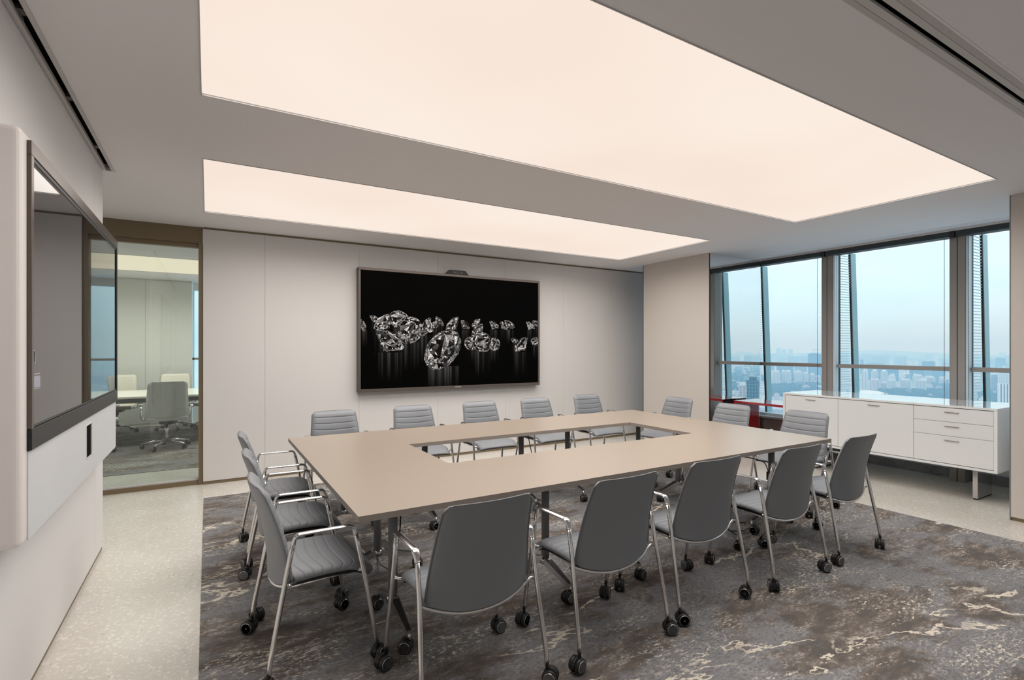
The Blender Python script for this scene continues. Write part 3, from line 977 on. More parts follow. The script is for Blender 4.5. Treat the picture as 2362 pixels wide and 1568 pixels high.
# ------------------------------------------------------------------ SIDEBOARD
sb = tag(empty('sideboard', (6.1, 2.74, 0)), 'long white glossy sideboard with two doors and three drawers, by the window', 'sideboard')
def sbx(name, b, mat, r=0.0015, parent=None):
    g = MB(); g.rbox(b[0], b[1], b[2], b[3], b[4], b[5], r=r, seg=1); return g.build(name, mat, parent or sb)
ya, yb = 1.70 - 2.74 + 0.045, 3.745 - 2.74
zt, zb = 0.905, 0.318
sbx('top', (0.0, 0.77, ya, yb, zt - 0.022, zt), M['white_top'])
sbx('bottom_panel', (0.0, 0.77, ya, yb, zb, zb + 0.022), M['white_gloss'])
sbx('end_panel', (0.0, 0.77, ya, ya + 0.026, zb + 0.0225, zt - 0.0225), M['white_satin_lit'])
sbx('end_panel', (0.0, 0.77, yb - 0.026, yb, zb + 0.0225, zt - 0.0225), M['white_gloss'])
sbx('back_panel', (0.75, 0.7695, ya + 0.027, yb - 0.027, zb + 0.023, zt - 0.023), M['white_gloss'])
i0, i1 = ya + 0.029, yb - 0.029
zf0, zf1 = zb + 0.027, zt - 0.028
c1 = i1 - (i1 - i0) * 0.315
c2 = i0 + (i1 - i0) * 0.315
g = MB(); g.box(0.024, 0.034, i0 - 0.001, i1 + 0.001, zf0 - 0.003, zf1 + 0.004); g.build('carcass', M['dark_trim'], sb)
for (a, b_, hy_) in ((c1 + 0.0015, i1, None), (c2 + 0.0015, c1 - 0.0015, None)):
    d = sbx('door', (0.006, 0.0235, a, b_, zf0, zf1), M['white_gloss'])
    m_ = (a + b_) / 2
    g = MB(); g.rbox(-0.010, 0.0058, m_ - 0.056, m_ + 0.056, zf1 - 0.033, zf1 - 0.028, r=0.001, seg=1); g.build('handle', M['handle'], d)
hts = [zf1, zf1 - 0.135, zf1 - 0.27, zf0]
for za, zb_ in zip(hts, hts[1:]):
    d = sbx('drawer', (0.006, 0.0235, i0, c2 - 0.0015, zb_ + 0.003 if zb_ > zf0 else zf0, za - (0 if za == zf1 else 0.0)), M['white_gloss'])
    m_ = (i0 + c2) / 2
    g = MB(); g.rbox(-0.010, 0.0058, m_ - 0.056, m_ + 0.056, za - 0.039, za - 0.034, r=0.001, seg=1); g.build('handle', M['handle'], d)
for yy in (-0.77, 0.74):
    g = MB(); g.rbox(0.22, 0.58, yy - 0.019, yy + 0.019, 0.012, zb - 0.0005, r=0.001, seg=1)
    l = g.build('leg', M['chrome'], sb)
    g = MB(); g.box(0.222, 0.578, yy - 0.017, yy + 0.017, 0.0005, 0.0118); g.build('foot_pad', M['black'], l)

# ------------------------------------------------------------------ RED TABLE
rt = tag(empty('red_side_table', (6.48, 4.15, 0)), 'glossy red waterfall side table between the mirrored pillar and the sideboard', 'table')
g = MB(); g.rbox(-0.26, 0.26, -0.372, 0.372, 0.702, 0.732, r=0.0015, seg=1); g.build('top', M['red'], rt)
g = MB(); g.rbox(-0.26, 0.26, 0.344, 0.372, 0.0005, 0.7015, r=0.0015, seg=1); g.build('end_panel', M['red'], rt)
g = MB(); g.rbox(-0.26, 0.26, -0.372, -0.344, 0.0005, 0.7015, r=0.0015, seg=1); g.build('end_panel', M['red'], rt)

# ------------------------------------------------------------------ WALL TELEVISION WITH A DRAWN PICTURE
def gem_image():
    W_, H_ = 1320, 740
    img = np.zeros((H_, W_), np.float32)
    R = np.random.default_rng(5)
    def tri(p, val, grad=0.0):
        p = np.array(p, float)
        x0, y0 = np.floor(p.min(0)).astype(int); x1, y1 = np.ceil(p.max(0)).astype(int)
        x0 = max(x0, 0); y0 = max(y0, 0); x1 = min(x1, W_ - 1); y1 = min(y1, H_ - 1)
        if x1 <= x0 or y1 <= y0: return
        X, Y = np.meshgrid(np.arange(x0, x1 + 1) + .5, np.arange(y0, y1 + 1) + .5)
        (ax, ay), (bx_, by), (cx, cy2) = p
        d = (by - cy2) * (ax - cx) + (cx - bx_) * (ay - cy2)
        if abs(d) < 1e-6: return
        l1 = ((by - cy2) * (X - cx) + (cx - bx_) * (Y - cy2)) / d
        l2 = ((cy2 - ay) * (X - cx) + (ax - cx) * (Y - cy2)) / d
        l3 = 1 - l1 - l2
        k = (l1 >= 0) & (l2 >= 0) & (l3 >= 0)
        v = np.clip(val * (1 + grad * (l1 - l2)), 0, 1)
        sub = img[y0:y1 + 1, x0:x1 + 1]
        sub[k] = v[k]
    def split(p, lvl, base):
        if lvl == 0:
            r = R.random()
            if r < 0.22: v = R.uniform(0.0, 0.02)
            elif r < 0.30: v = R.uniform(0.5, 1.0)
            else: v = base * R.uniform(0.45, 1.5)
            tri(p, v, R.uniform(-.9, .9)); return
        a, b, c = [np.array(q_) for q_ in p]
        L = [np.hypot(*(a - b)), np.hypot(*(b - c)), np.hypot(*(c - a))]
        k = int(np.argmax(L)); t = R.uniform(.3, .7)
        if k == 0: m = a * t + b * (1 - t); split((a, m, c), lvl - 1, base); split((m, b, c), lvl - 1, base)
        elif k == 1: m = b * t + c * (1 - t); split((a, b, m), lvl - 1, base); split((a, m, c), lvl - 1, base)
        else: m = c * t + a * (1 - t); split((a, b, m), lvl - 1, base); split((m, b, c), lvl - 1, base)
    def gem(cx, cy2, rad, tilt, roll, spin, lvl=3, dim=1.0):
        """brilliant cut seen from the side: tilt about x, roll in the picture plane"""
        n = 8
        ring = lambda r, z, ph, m=n: [np.array((r * math.cos(2 * PI * (k + ph) / m + spin), r * math.sin(2 * PI * (k + ph) / m + spin), z)) for k in range(m)]
        T = ring(.56, .34, 0); K = ring(.80, .20, .5); G = ring(1.0, .03, 0, 16); Lg = ring(1.0, -.03, 0, 16); P = ring(.45, -.48, .5); C = np.array((0, 0, -.86))
        ct, st = math.cos(tilt), math.sin(tilt); cr, sr = math.cos(roll), math.sin(roll)
        def pr(v):
            x, y, z = v
            y, z = y * ct - z * st, y * st + z * ct
            # view along y
            x, z = x * cr + z * sr, -x * sr + z * cr
            return (cx + rad * x, cy2 - rad * z), y
        fac = []
        for k in range(n):
            k1 = (k + 1) % n
            fac.append((T[k], T[k1], K[k])); fac.append((T[k], K[k - 1], K[k]))
            fac.append((K[k], G[2 * k], G[2 * k + 1])); fac.append((K[k], G[2 * k + 1], G[(2 * k + 2) % 16]))
            fac.append((P[k], Lg[2 * k], Lg[2 * k + 1])); fac.append((P[k], Lg[2 * k + 1], Lg[(2 * k + 2) % 16]))
            fac.append((P[k], P[k - 1], C)); fac.append((P[k - 1], Lg[2 * k], P[k]))
            fac.append((T[0], T[k], T[k1]))
            for j in (0, 1):
                a = 2 * k + j; b = (a + 1) % 16
                fac.append((G[a], G[b], Lg[a])); fac.append((G[b], Lg[b], Lg[a]))
        items = []
        for f in fac:
            q_ = [pr(v) for v in f]
            items.append((np.mean([d for _, d in q_]), [p for p, _ in q_]))
        items.sort(key=lambda t_: -t_[0])
        for d, p in items:
            r = R.random()
            base = R.uniform(0.0, 0.03) if r < 0.30 else (R.uniform(0.05, 0.16) if r < 0.60 else (R.uniform(0.18, 0.36) if r < 0.92 else R.uniform(0.5, 0.9)))
            split(p, lvl if max(np.hypot(p[0][0] - p[1][0], p[0][1] - p[1][1]), 1) > 14 else max(lvl - 2, 0), base)
        # sparkle lines along the edges
    def streaks(x0, x1, y, length, amp):
        xs = np.arange(max(int(x0), 0), min(int(x1), W_))
        if len(xs) < 3: return
        prof = np.zeros(len(xs))
        for _ in range(max(3, len(xs) // 16)):
            c = R.uniform(xs[0], xs[-1]); s = R.uniform(2.5, 9)
            prof += R.uniform(.1, 1) * np.exp(-((xs - c) / s) ** 2)
        prof = np.clip(prof * amp + amp * 0.06, 0, .5)
        edge = np.clip(np.minimum(xs - xs[0], xs[-1] - xs) / (0.22 * len(xs)), 0, 1)
        prof *= edge
        ys = np.arange(int(y), min(int(y + length), H_))
        if len(ys) < 2: return
        fall = (1 - (ys - y) / length) ** 1.6 * np.clip((ys - y) / 6.0, 0, 1)
        add = fall[:, None] * prof[None, :]
        reg = img[ys[0]:ys[-1] + 1, xs[0]:xs[-1] + 1]
        np.maximum(reg, add, out=reg)
    # picture layout: (x, y, radius, tilt, roll, spin), all in picture pixels
    sx = W_ / 1905.0
    def U(zx, zy):  # from photo-crop pixels to picture pixels (unskewed screen)
        fx = (zx - 145) / 1905.0
        top = 148 + fx * (292 - 148); bot = 1435 + fx * (1352 - 1435)
        return fx * W_, (zy - top) / (bot - top) * H_
    gems = [
        (2030, 720, 55, .5, .3, 0), (160, 745, 60, .3, 1.2, .2), (272, 670, 52, .2, .5, .3), (905, 700, 58, .3, .8, .1), (860, 735, 40, .9, -.3, .4),
        (1040, 725, 92, .25, -.8, .2), (1180, 735, 62, .35, .7, .6), (1300, 715, 62, .3, -.7, .5), (1510, 735, 66, .15, .5, .1), (1625, 745, 58, .3, .75, .3), (1695, 730, 72, .15, .55, .5),
        (1955, 740, 66, .15, .55, .2), (350, 710, 105, .4, -.7, .1), (500, 680, 100, .9, .3, .4), (640, 690, 55, .3, 0, .2), (765, 760, 100, .25, -1.1, .7), (2010, 915, 52, 1.15, .05, .2),
        (590, 795, 148, 1.0, -.25, .3), (415, 905, 150, .3, .55, .15), (1315, 800, 92, .35, -.85, .2), (1760, 905, 52, .4, .4, .1), (1835, 945, 108, .3, -.75, .3),
        (1245, 935, 76, 1.1, .1, .2), (1510, 945, 72, 1.15, -.1, .5), (1375, 925, 118, 1.0, .15, .6), (940, 1005, 225, .75, -.78, .35)]
    sp = []
    for (zx, zy, r, *_ ) in gems:
        x, y = U(zx, zy); s = r * sx
        big = r > 90
        sp.append((x - s * .8, x + s * .8, y + s * .72, 110 if not big else 200, .045 if not big else .07))
    for a in sp: streaks(*a)
    xw, yw = U(940, 1180); streaks(xw - 125, xw + 125, yw, 180, .09)
    for (zx, zy, r, ti, ro, spn) in gems:
        x, y = U(zx, zy)
        gem(x, y, r * sx, ti, ro, spn, lvl=(4 if r > 200 else 3) if r > 140 else (2 if r > 60 else 1))
    rgb = np.stack([img, img * .93, img * .88], -1)
    rgb = np.where(rgb <= 0.0031308, rgb * 12.92, 1.055 * np.power(np.maximum(rgb, 1e-6), 1 / 2.4) - 0.055) if False else rgb
    out = np.ones((H_, W_, 4), np.float32)
    out[..., :3] = np.clip(rgb, 0, 1)[::-1]
    im = bpy.data.images.new('screen_picture', W_, H_, float_buffer=True)
    im.colorspace_settings.name = 'Linear Rec.709'
    im.pixels.foreach_set(out.ravel())
    im.update()
    im.pack()
    return im

def screen_material():
    m, t, out = new_mat('screen_picture')
    im = gem_image()
    tx = t.nodes.new('ShaderNodeTexImage'); tx.image = im
    uv = t.nodes.new('ShaderNodeTexCoord')
    t.links.new(uv.outputs['UV'], tx.inputs[0])
    b = t.nodes.new('ShaderNodeBsdfPrincipled')
    b.inputs['Base Color'].default_value = (0.002, 0.002, 0.002, 1)
    b.inputs['Roughness'].default_value = 0.3
    b.inputs['Specular IOR Level'].default_value = 0.02
    t.links.new(tx.outputs[0], b.inputs['Emission Color'])
    b.inputs['Emission Strength'].default_value = 0.9
    t.links.new(b.outputs[0], out.inputs[0])
    return m

TX0, TX1, TZ0, TZ1 = 1.558, 4.18, 0.912, 2.432
tv = tag(empty('wall_television', ((TX0 + TX1) / 2, 6.36, TZ0)), 'large flat television showing diamonds on black, on the back wall', 'television')
hw_ = (TX1 - TX0) / 2; hh_ = TZ1 - TZ0
g = MB(); g.rbox(-hw_, hw_, -0.088, -0.0005, 0.0, hh_, r=0.006); g.build('body', M['tv_side'], tv)
g = MB()
fw = 0.028
for (a, b_, c, d) in ((-hw_, hw_, 0, fw + 0.012), (-hw_, hw_, hh_ - fw - 0.004, hh_), (-hw_, -hw_ + fw, fw + 0.012, hh_ - fw - 0.004), (hw_ - fw, hw_, fw + 0.012, hh_ - fw - 0.004)):
    g.rbox(a, b_, -0.100, -0.0885, c, d, r=0.003, seg=1)
g.build('frame', M['tv_frame'], tv)
me = bpy.data.meshes.new('screen')
a, b_ = hw_ - fw, hh_
me.from_pydata([(-a, -0.0905, fw + 0.012), (a, -0.0905, fw + 0.012), (a, -0.0905, hh_ - fw - 0.004), (-a, -0.0905, hh_ - fw - 0.004)], [], [(0, 1, 2, 3)])
uvl = me.uv_layers.new()
for i, c in enumerate(((0, 0), (1, 0), (1, 1), (0, 1))): uvl.data[i].uv = c
me.materials.append(screen_material())
o = bpy.data.objects.new('screen', me); COL.objects.link(o); o.parent = tv
fc = bpy.data.curves.new('logo', 'FONT')
fc.body = 'MAXHUB'; fc.size = 0.022; fc.align_x = 'CENTER'; fc.extrude = 0.0004
fo = bpy.data.objects.new('logo', fc); COL.objects.link(fo); fo.parent = tv
fo.location = (0.0, -0.1008, 0.016); fo.rotation_euler = (PI / 2, 0, 0); fc.materials.append(M['letter'])
bpy.context.view_layer.update()
lm = bpy.data.meshes.new_from_object(fo.evaluated_get(bpy.context.evaluated_depsgraph_get()))
bpy.data.objects.remove(fo)
fo = bpy.data.objects.new('logo', lm); COL.objects.link(fo); fo.parent = tv
fo.location = (0.0, -0.1008, 0.016); fo.rotation_euler = (PI / 2, 0, 0)
# conference camera on top
vc = tag(empty('conference_camera', (2.868, 6.30, TZ1)), 'small black video conference camera bar on top of the television', 'camera')
g = MB(); g.prism([(-0.165, 0.001), (0.165, 0.001), (0.11, 0.058), (-0.11, 0.058)], 'Y', -0.035, 0.03); g.build('housing', M['black'], vc)
for (x, r) in ((-0.045, 0.017), (0.012, 0.006), (0.055, 0.014)):
    g = MB(); g.lathe([(r, -0.0355), (r, -0.040), (r * 0.7, -0.041), (0.0005, -0.0375)], axis='Y', c=(x, 0, 0.030), seg=16); g.build('lens', M['lens'], vc)
g = MB(); g.box(-0.08, 0.08, -0.0356, -0.0351, 0.011, 0.049); g.build('face_plate', M['dark_trim'], vc)

# ------------------------------------------------------------------ INTERACTIVE DISPLAY ON THE LEFT WALL
DX = -0.55
DY0, DY1 = 2.444, 4.455
def SZ(z): return EYE + (z - EYE) * 0.55 / 0.45
wd = tag(empty('display_board', (DX, 3.4, 0)), 'large dark interactive display in a white wall housing on the left wall', 'display')
def dbx(name, b, mat, r=0.002, seg=1, parent=None):
    g = MB(); g.rbox(b[0] - DX, b[1] - DX, b[2] - 3.4, b[3] - 3.4, b[4], b[5], r=r, seg=seg); return g.build(name, mat, parent or wd)
def housing():
    g = MB()
    g.rbox(-0.6545 - DX, DX - 0.004 - DX, DY0 - 0.064 - 3.4, DY1 - 3.4, SZ(0.885), SZ(2.078), r=0.02, seg=4)
    return g.build('housing', M['white_case'], wd)
housing()
# fascia in four pieces round the slot
zb0, zb1 = SZ(0.893), SZ(1.1495)
fy0, fy1 = DY0 + 0.002, DY1
s_y0, s_y1, s_z0, s_z1 = 3.455, 3.60, SZ(0.975), SZ(1.115)
g = MB()
for c in cells(fy0 - 3.4, fy1 - 3.4, zb0, zb1, [(s_y0 - 3.4, s_y1 - 3.4, s_z0, s_z1)]):
    g.box(-0.0038, 0.0, c[0], c[1], c[2], c[3])
g.build('fascia', M['white_front'], wd)
g = MB(); g.box(-0.0039, -0.0036, s_y0 - 3.4, s_y1 - 3.4, s_z0, s_z1); g.build('slot', M['black_slot'], wd)
g = MB()
for (a, b_, c, d) in ((s_y0 - .006, s_y1 + .006, s_z0 - .006, s_z0), (s_y0 - .006, s_y1 + .006, s_z1, s_z1 + .006), (s_y0 - .006, s_y0, s_z0, s_z1), (s_y1, s_y1 + .006, s_z0, s_z1)):
    g.box(0.0001, 0.002, a - 3.4, b_ - 3.4, c, d)
g.build('slot_trim', M['white_gloss'], wd)
# display frame
z0, z1 = SZ(1.152), SZ(2.056)
dbx('bezel_bottom', (DX - 0.0035, DX + 0.010, DY0, DY1, z0, z0 + 0.076), M['bezel'], 0.0015)
dbx('bezel_top', (DX - 0.0035, DX + 0.010, DY0, DY1, z1 - 0.050, z1), M['bezel_bronze'], 0.0015)
dbx('bezel_side', (DX - 0.0035, DX + 0.010, DY0, DY0 + 0.028, z0 + 0.0761, z1 - 0.0501), M['bezel_bronze'], 0.0015)
dbx('bezel_side', (DX - 0.0035, DX + 0.010, DY1 - 0.034, DY1, z0 + 0.0761, z1 - 0.0501), M['black'], 0.0015)
dbx('inner_frame', (DX - 0.0035, DX + 0.007, DY0 + 0.0285, DY1 - 0.0345, z1 - 0.068, z1 - 0.0508), M['black'], 0.002)
dbx('inner_frame', (DX - 0.0035, DX + 0.007, DY0 + 0.0285, DY1 - 0.0345, z0 + 0.0768, z0 + 0.085), M['black'], 0.002)
dbx('screen', (DX - 0.0035, DX + 0.004, DY0 + 0.0285, DY1 - 0.0345, z0 + 0.0855, z1 - 0.0685), M['screen'], 0.0005)
# small interface marks on the glass
g = MB(); g.tube([(0.0046, 2.497 - 3.4 + 0.010 * math.sin(a), 1.418 + 0.008 * math.cos(a) + (0.016 if math.cos(a) > 0 else -0.016)) for a in [2 * PI * k / 20 for k in range(20)]], 0.0022, seg=5, closed=True)
g.build('menu_tab', M['screen_ui'], wd)
g = MB()
y0, y1, za, zb_ = 2.473 - 3.4, 2.583 - 3.4, 1.300, 1.358
g.box(0.0042, 0.0049, y0, y1 - 0.008, za + 0.006, zb_ - 0.010, 1)
for (a, b_, c, d) in ((y0, y1, za, za + 0.004), (y0, y1, zb_ - 0.005, zb_), (y1 - 0.005, y1, za, zb_)):
    g.box(0.0042, 0.0053, a, b_, c, d, 0)
for k in range(3):
    g.box(0.0050, 0.0053, y0 + 0.006, y0 + 0.026 - 0.003 * k, zb_ - 0.022 - 0.012 * k, zb_ - 0.019 - 0.012 * k, 0)
g.build('menu_window', [M['screen_ui'], M['screen_ui2']], wd)

# ------------------------------------------------------------------ ROOM BEYOND THE GLASS
q = MB(); q.box(-3.5, 2.6, 6.55, 11.66, H, H + 0.06)
YO = (8.80, 10.55)
q = MB()
for c in cells(-3.5, 2.6, 6.42, 12.1, [(-3.2, 2.2, *YO), (-3.5, -1.72, 6.0, 6.42), (-0.04, 2.6, 6.0, 6.42)]):
    q.box(c[0], c[1], c[2], c[3], H, H + 0.06)
tag(q.build('ceiling_office', M['ceiling']), kind='structure')
t = tag(empty('ceiling_light', (-0.5, sum(YO) / 2, H)), 'warm glowing ceiling strip seen through the glass partition', 'light')
hy = (YO[1] - YO[0]) / 2
g = MB(); g.box(-2.695, 2.695, -hy + .005, hy - .005, 0.004, 0.04); g.build('diffuser', M['other_light'], t)
g = MB(); g.box(-2.6999, 2.6999, -hy + 0.0001, -hy + .0049, -0.003, 0.04); g.box(-2.6999, 2.6999, hy - .0049, hy - 0.0001, -0.003, 0.04); g.build('frame', M['grille'], t)
wo_ = tag(bx('wall_office', (-3.5, -0.27, 11.672, 11.85, 0.0, H), M['other_wall']), kind='structure')
for a, b_ in ((-3.5, -2.2), (-2.197, -1.002), (-0.999, -0.27)):
    bx('wall_panel', (a, b_, 11.66, 11.6715, 0.05, H - 0.02), M['other_wall'], wo_)
tag(bx('wall_office_left', (-3.6, -3.5, 6.42, 12.1, 0.0, H), M['other_wall']), kind='structure')
tag(bx('wall_office_right', (2.6, 2.7, 6.55, 12.1, 0.0, H), M['other_wall']), kind='structure')
tag(bx('wall_office_front', (-3.5, -1.72, 6.42, 6.55, 0.0, H), M['other_wall']), kind='structure')
wn = tag(empty('window_9', (-0.27, 12.0, 0)), kind='structure')
for (n_, b, mt) in (('head', (0, 2.87, -0.05, 0.1, 2.60, H), 'ceiling'), ('sill', (0, 2.87, -0.05, 0.1, 0.0, 0.62), 'sill'), ('transom', (0, 2.87, -0.03, 0.05, 1.22, 1.262), 'mullion'),
                    ('pane', (0, 2.87, 0.0, 0.012, 0.621, 1.219), 'window_glass'), ('pane', (0, 2.87, 0.0, 0.012, 1.263, 2.599), 'window_glass'), ('frame', (0.0, 0.035, -0.03, 0.05, 0.621, 2.599), 'alu_blue')):
    g = MB(); g.box(*b); g.build(n_, M[mt], wn)
q = MB(); q.box(-3.5, 2.6, 7.33, 11.65, 0.0005, 0.006)
tag(q.build('carpet', M['carpet']), 'marbled brown carpet in the room behind the glass partition', 'carpet')
ld = bpy.data.lights.new('panel_fill', 'AREA'); ld.shape = 'RECTANGLE'; ld.size = 5.3; ld.size_y = 1.7; ld.energy = 80; ld.spread = math.radians(160); ld.color = (1.0, 0.96, 0.90)  # unseen lamp added under the strip, brightens the room beyond the glass
lo = bpy.data.objects.new('panel_fill', ld); COL.objects.link(lo); lo.parent = t; lo.location = (0, 0, 0.003)
# conference table
ot = tag(empty('conference_table', (-1.1, 10.0, 0)), 'long pale conference table behind the glass partition', 'table')
g = MB(); g.rbox(-2.0, 1.75, -0.74, 0.72, 0.712, 0.742, r=0.004); g.build('tabletop', M['other_top'], ot)
g = MB(); g.rbox(-1.96, 1.71, -0.70, 0.68, 0.645, 0.7115, r=0.004); g.build('apron', M['other_dark'], ot)
for x in (-0.38, 1.2, -1.7):
    g = MB(); g.prism([(x - 0.16, 0.6445), (x + 0.02, 0.6445), (x + 0.14, 0.007), (x + 0.02, 0.007)], 'Y', -0.30, -0.22)
    g.prism([(x - 0.16, 0.6445), (x + 0.02, 0.6445), (x + 0.14, 0.007), (x + 0.02, 0.007)], 'Y', 0.20, 0.28)
    g.build('leg', M['other_dark'], ot)

def office_chair(mat, label, group):
    root = tag(empty('swivel_chair'), label, 'chair', group)
    def side(i): return 2 * i - 1
    def bp(i, j, off):
        s = side(i); z = 0.46 + 0.52 * j
        if j > 0.9: z -= 0.03 * max(0, (abs(s) - 0.8) / 0.2) ** 2
        wdt = 0.265 - 0.03 * j
        y = -0.22 - 0.06 * j - 0.04 * j * j + 0.045 * s * s + off
        return Vector((s * wdt, y, z))
    g = MB()
    g.grid(lambda i, j: bp(i, j, 0.03 * (1 - abs(side(i)) ** 8)), 11, 15)
    g.grid(lambda i, j: bp(i, j, -0.02 * (1 - abs(side(i)) ** 8)), 11, 15)
    per = [(i / 10, 0) for i in range(11)] + [(1, j / 14) for j in range(1, 15)] + [(i / 10, 1) for i in range(9, -1, -1)] + [(0, j / 14) for j in range(13, 0, -1)]
    n = len(per)
    V = [bp(i, j, 0.03 * (1 - abs(side(i)) ** 8)) for i, j in per] + [bp(i, j, -0.02 * (1 - abs(side(i)) ** 8)) for i, j in per]
    g.add(V, [(k, (k + 1) % n, n + (k + 1) % n, n + k) for k in range(n)], 0, True)
    g.build('backrest', mat, root, weld=True)
    g = MB(); g.rbox(-0.25, 0.25, -0.23, 0.25, 0.415, 0.475, r=0.022, seg=3); g.build('seat', mat, root)
    for s in (-1, 1):
        g = MB(); g.tube(smooth_path([(s * 0.24, 0.05, 0.42, 0), (s * 0.30, 0.05, 0.44, 0.04), (s * 0.305, 0.0, 0.64, 0.03), (s * 0.305, -0.20, 0.60, 0)], 4), 0.012, seg=8)
        g.rbox(s * 0.305 - 0.03, s * 0.305 + 0.03, -0.12, 0.14, 0.636, 0.662, r=0.008)
        g.build('armrest', M['alu'] if s < 5 else M['black'], root)
    g = MB(); g.rbox(-0.09, 0.09, -0.12, 0.10, 0.36, 0.4145, r=0.012); g.build('tilt_mechanism', M['black'], root)
    g = MB(); g.tube([(0, 0, 0.13), (0, 0, 0.36)], 0.024, seg=12); g.build('gas_column', M['chrome'], root)
    g = MB()
    ends = []
    for k in range(5):
        a = 2 * PI * k / 5 + 0.4
        e = (0.31 * math.cos(a), 0.31 * math.sin(a))
        g.tube([(0, 0, 0.125), (e[0] * 0.5, e[1] * 0.5, 0.105), (e[0], e[1], 0.075)], [0.026, 0.019, 0.012], seg=8)
        ends.append(e)
    g.build('star_base', M['chrome'], root)
    for e in ends:
        make_caster(root, (e[0], e[1], 0.006), random.uniform(0, 6), r=0.029, stem=0.07)
    return root
oc = office_chair(M['other_chair'], 'grey swivel chair behind the glass, back to us, middle of the pane', 'swivel chairs behind the glass')
oc.location = (-0.52, 8.98, 0); oc.rotation_euler = (0, 0, 0.12)
c2_ = copy_tree(oc); c2_.location = (-1.42, 9.0, 0); c2_.rotation_euler = (0, 0, -0.5); c2_['label'] = 'grey swivel chair behind the glass, half hidden by the wall display'
occ = office_chair(M['other_cream'], 'cream swivel chair behind the glass, on the far side of the table, right one', 'swivel chairs behind the glass')
occ.location = (-0.50, 11.0, 0); occ.rotation_euler = (0, 0, PI + 0.05)
c4_ = copy_tree(occ); c4_.location = (-1.34, 11.0, 0); c4_.rotation_euler = (0, 0, PI - 0.1); c4_['label'] = 'cream swivel chair behind the glass, on the far side of the table, left one'
c5_ = copy_tree(oc); c5_.location = (0.02, 10.9, 0); c5_.rotation_euler = (0, 0, PI * 0.75); c5_['label'] = 'swivel chair behind the glass, at the right edge of the pane'

# ------------------------------------------------------------------ THE CITY BELOW
GZ = -150.0
FW = Vector((math.sin(YAW), math.cos(YAW), 0)); RT = Vector((math.cos(YAW), -math.sin(YAW), 0))
def ground(u, v, mirror=False):
    """where the line of sight through a photo pixel meets the city floor"""
    t = (EYE - GZ) * 1184.0 / (v - 803.0)
    p = FW * t + RT * ((u - 1181.0) / 1184.0 * t)
    if mirror: p = Vector((p.x, 2 * 4.606 - p.y, 0))
    return p.x, p.y, t
def city_mat(name, col, rough=0.6, win=(0.3, 0.4, 0.5), sx=0.3, sz=0.3, amt=0.6):
    m, t, out = new_mat(name)
    b = t.nodes.new('ShaderNodeBsdfPrincipled'); b.inputs['Roughness'].default_value = rough
    g = t.nodes.new('ShaderNodeTexCoord')
    br = t.nodes.new('ShaderNodeTexBrick')
    sx_ = t.nodes.new('ShaderNodeSeparateXYZ'); ad = t.nodes.new('ShaderNodeMath'); cb = t.nodes.new('ShaderNodeCombineXYZ')
    t.links.new(g.outputs['Object'], sx_.inputs[0])
    t.links.new(sx_.outputs['X'], ad.inputs[0]); t.links.new(sx_.outputs['Y'], ad.inputs[1])
    t.links.new(ad.outputs[0], cb.inputs['X']); t.links.new(sx_.outputs['Z'], cb.inputs['Y'])
    t.links.new(cb.outputs[0], br.inputs['Vector'])
    br.offset = 0.0
    br.inputs['Color1'].default_value = (*win, 1); br.inputs['Color2'].default_value = (*[c * 0.8 for c in win], 1)
    br.inputs['Mortar'].default_value = (*col, 1)
    br.inputs['Scale'].default_value = 1.0; br.inputs['Brick Width'].default_value = sx; br.inputs['Row Height'].default_value = sz
    br.inputs['Mortar Size'].default_value = amt; br.inputs['Mortar Smooth'].default_value = 0.1
    t.links.new(br.outputs['Color'], b.inputs['Base Color'])
    t.links.new(b.outputs[0], out.inputs[0])
    return m
CM = {
    'pale': city_mat('apartment_render_pale', (0.78, 0.78, 0.76), win=(0.42, 0.48, 0.54), sx=4.5, sz=3.2, amt=0.7),
    'pink': city_mat('apartment_render_pink', (0.70, 0.60, 0.59), win=(0.38, 0.40, 0.46), sx=4.5, sz=3.2, amt=0.7),
    'grey': city_mat('office_grey', (0.36, 0.42, 0.48), win=(0.20, 0.27, 0.34), sx=5, sz=3.6, amt=0.5),
    'dark': city_mat('office_dark', (0.10, 0.15, 0.20), win=(0.07, 0.11, 0.16), sx=5, sz=3.6, amt=0.4),
    'teal': city_mat('office_teal', (0.13, 0.24, 0.29), 0.25, win=(0.04, 0.11, 0.15), sx=3.2, sz=4.0, amt=0.45),
    'white': pbr('white_roof', (0.86, 0.86, 0.86), 0.6),
    'bay': pbr('bay_recess', (0.30, 0.35, 0.40), 0.5),
    'crane': pbr('crane_steel', (0.35, 0.37, 0.40), 0.5),
}
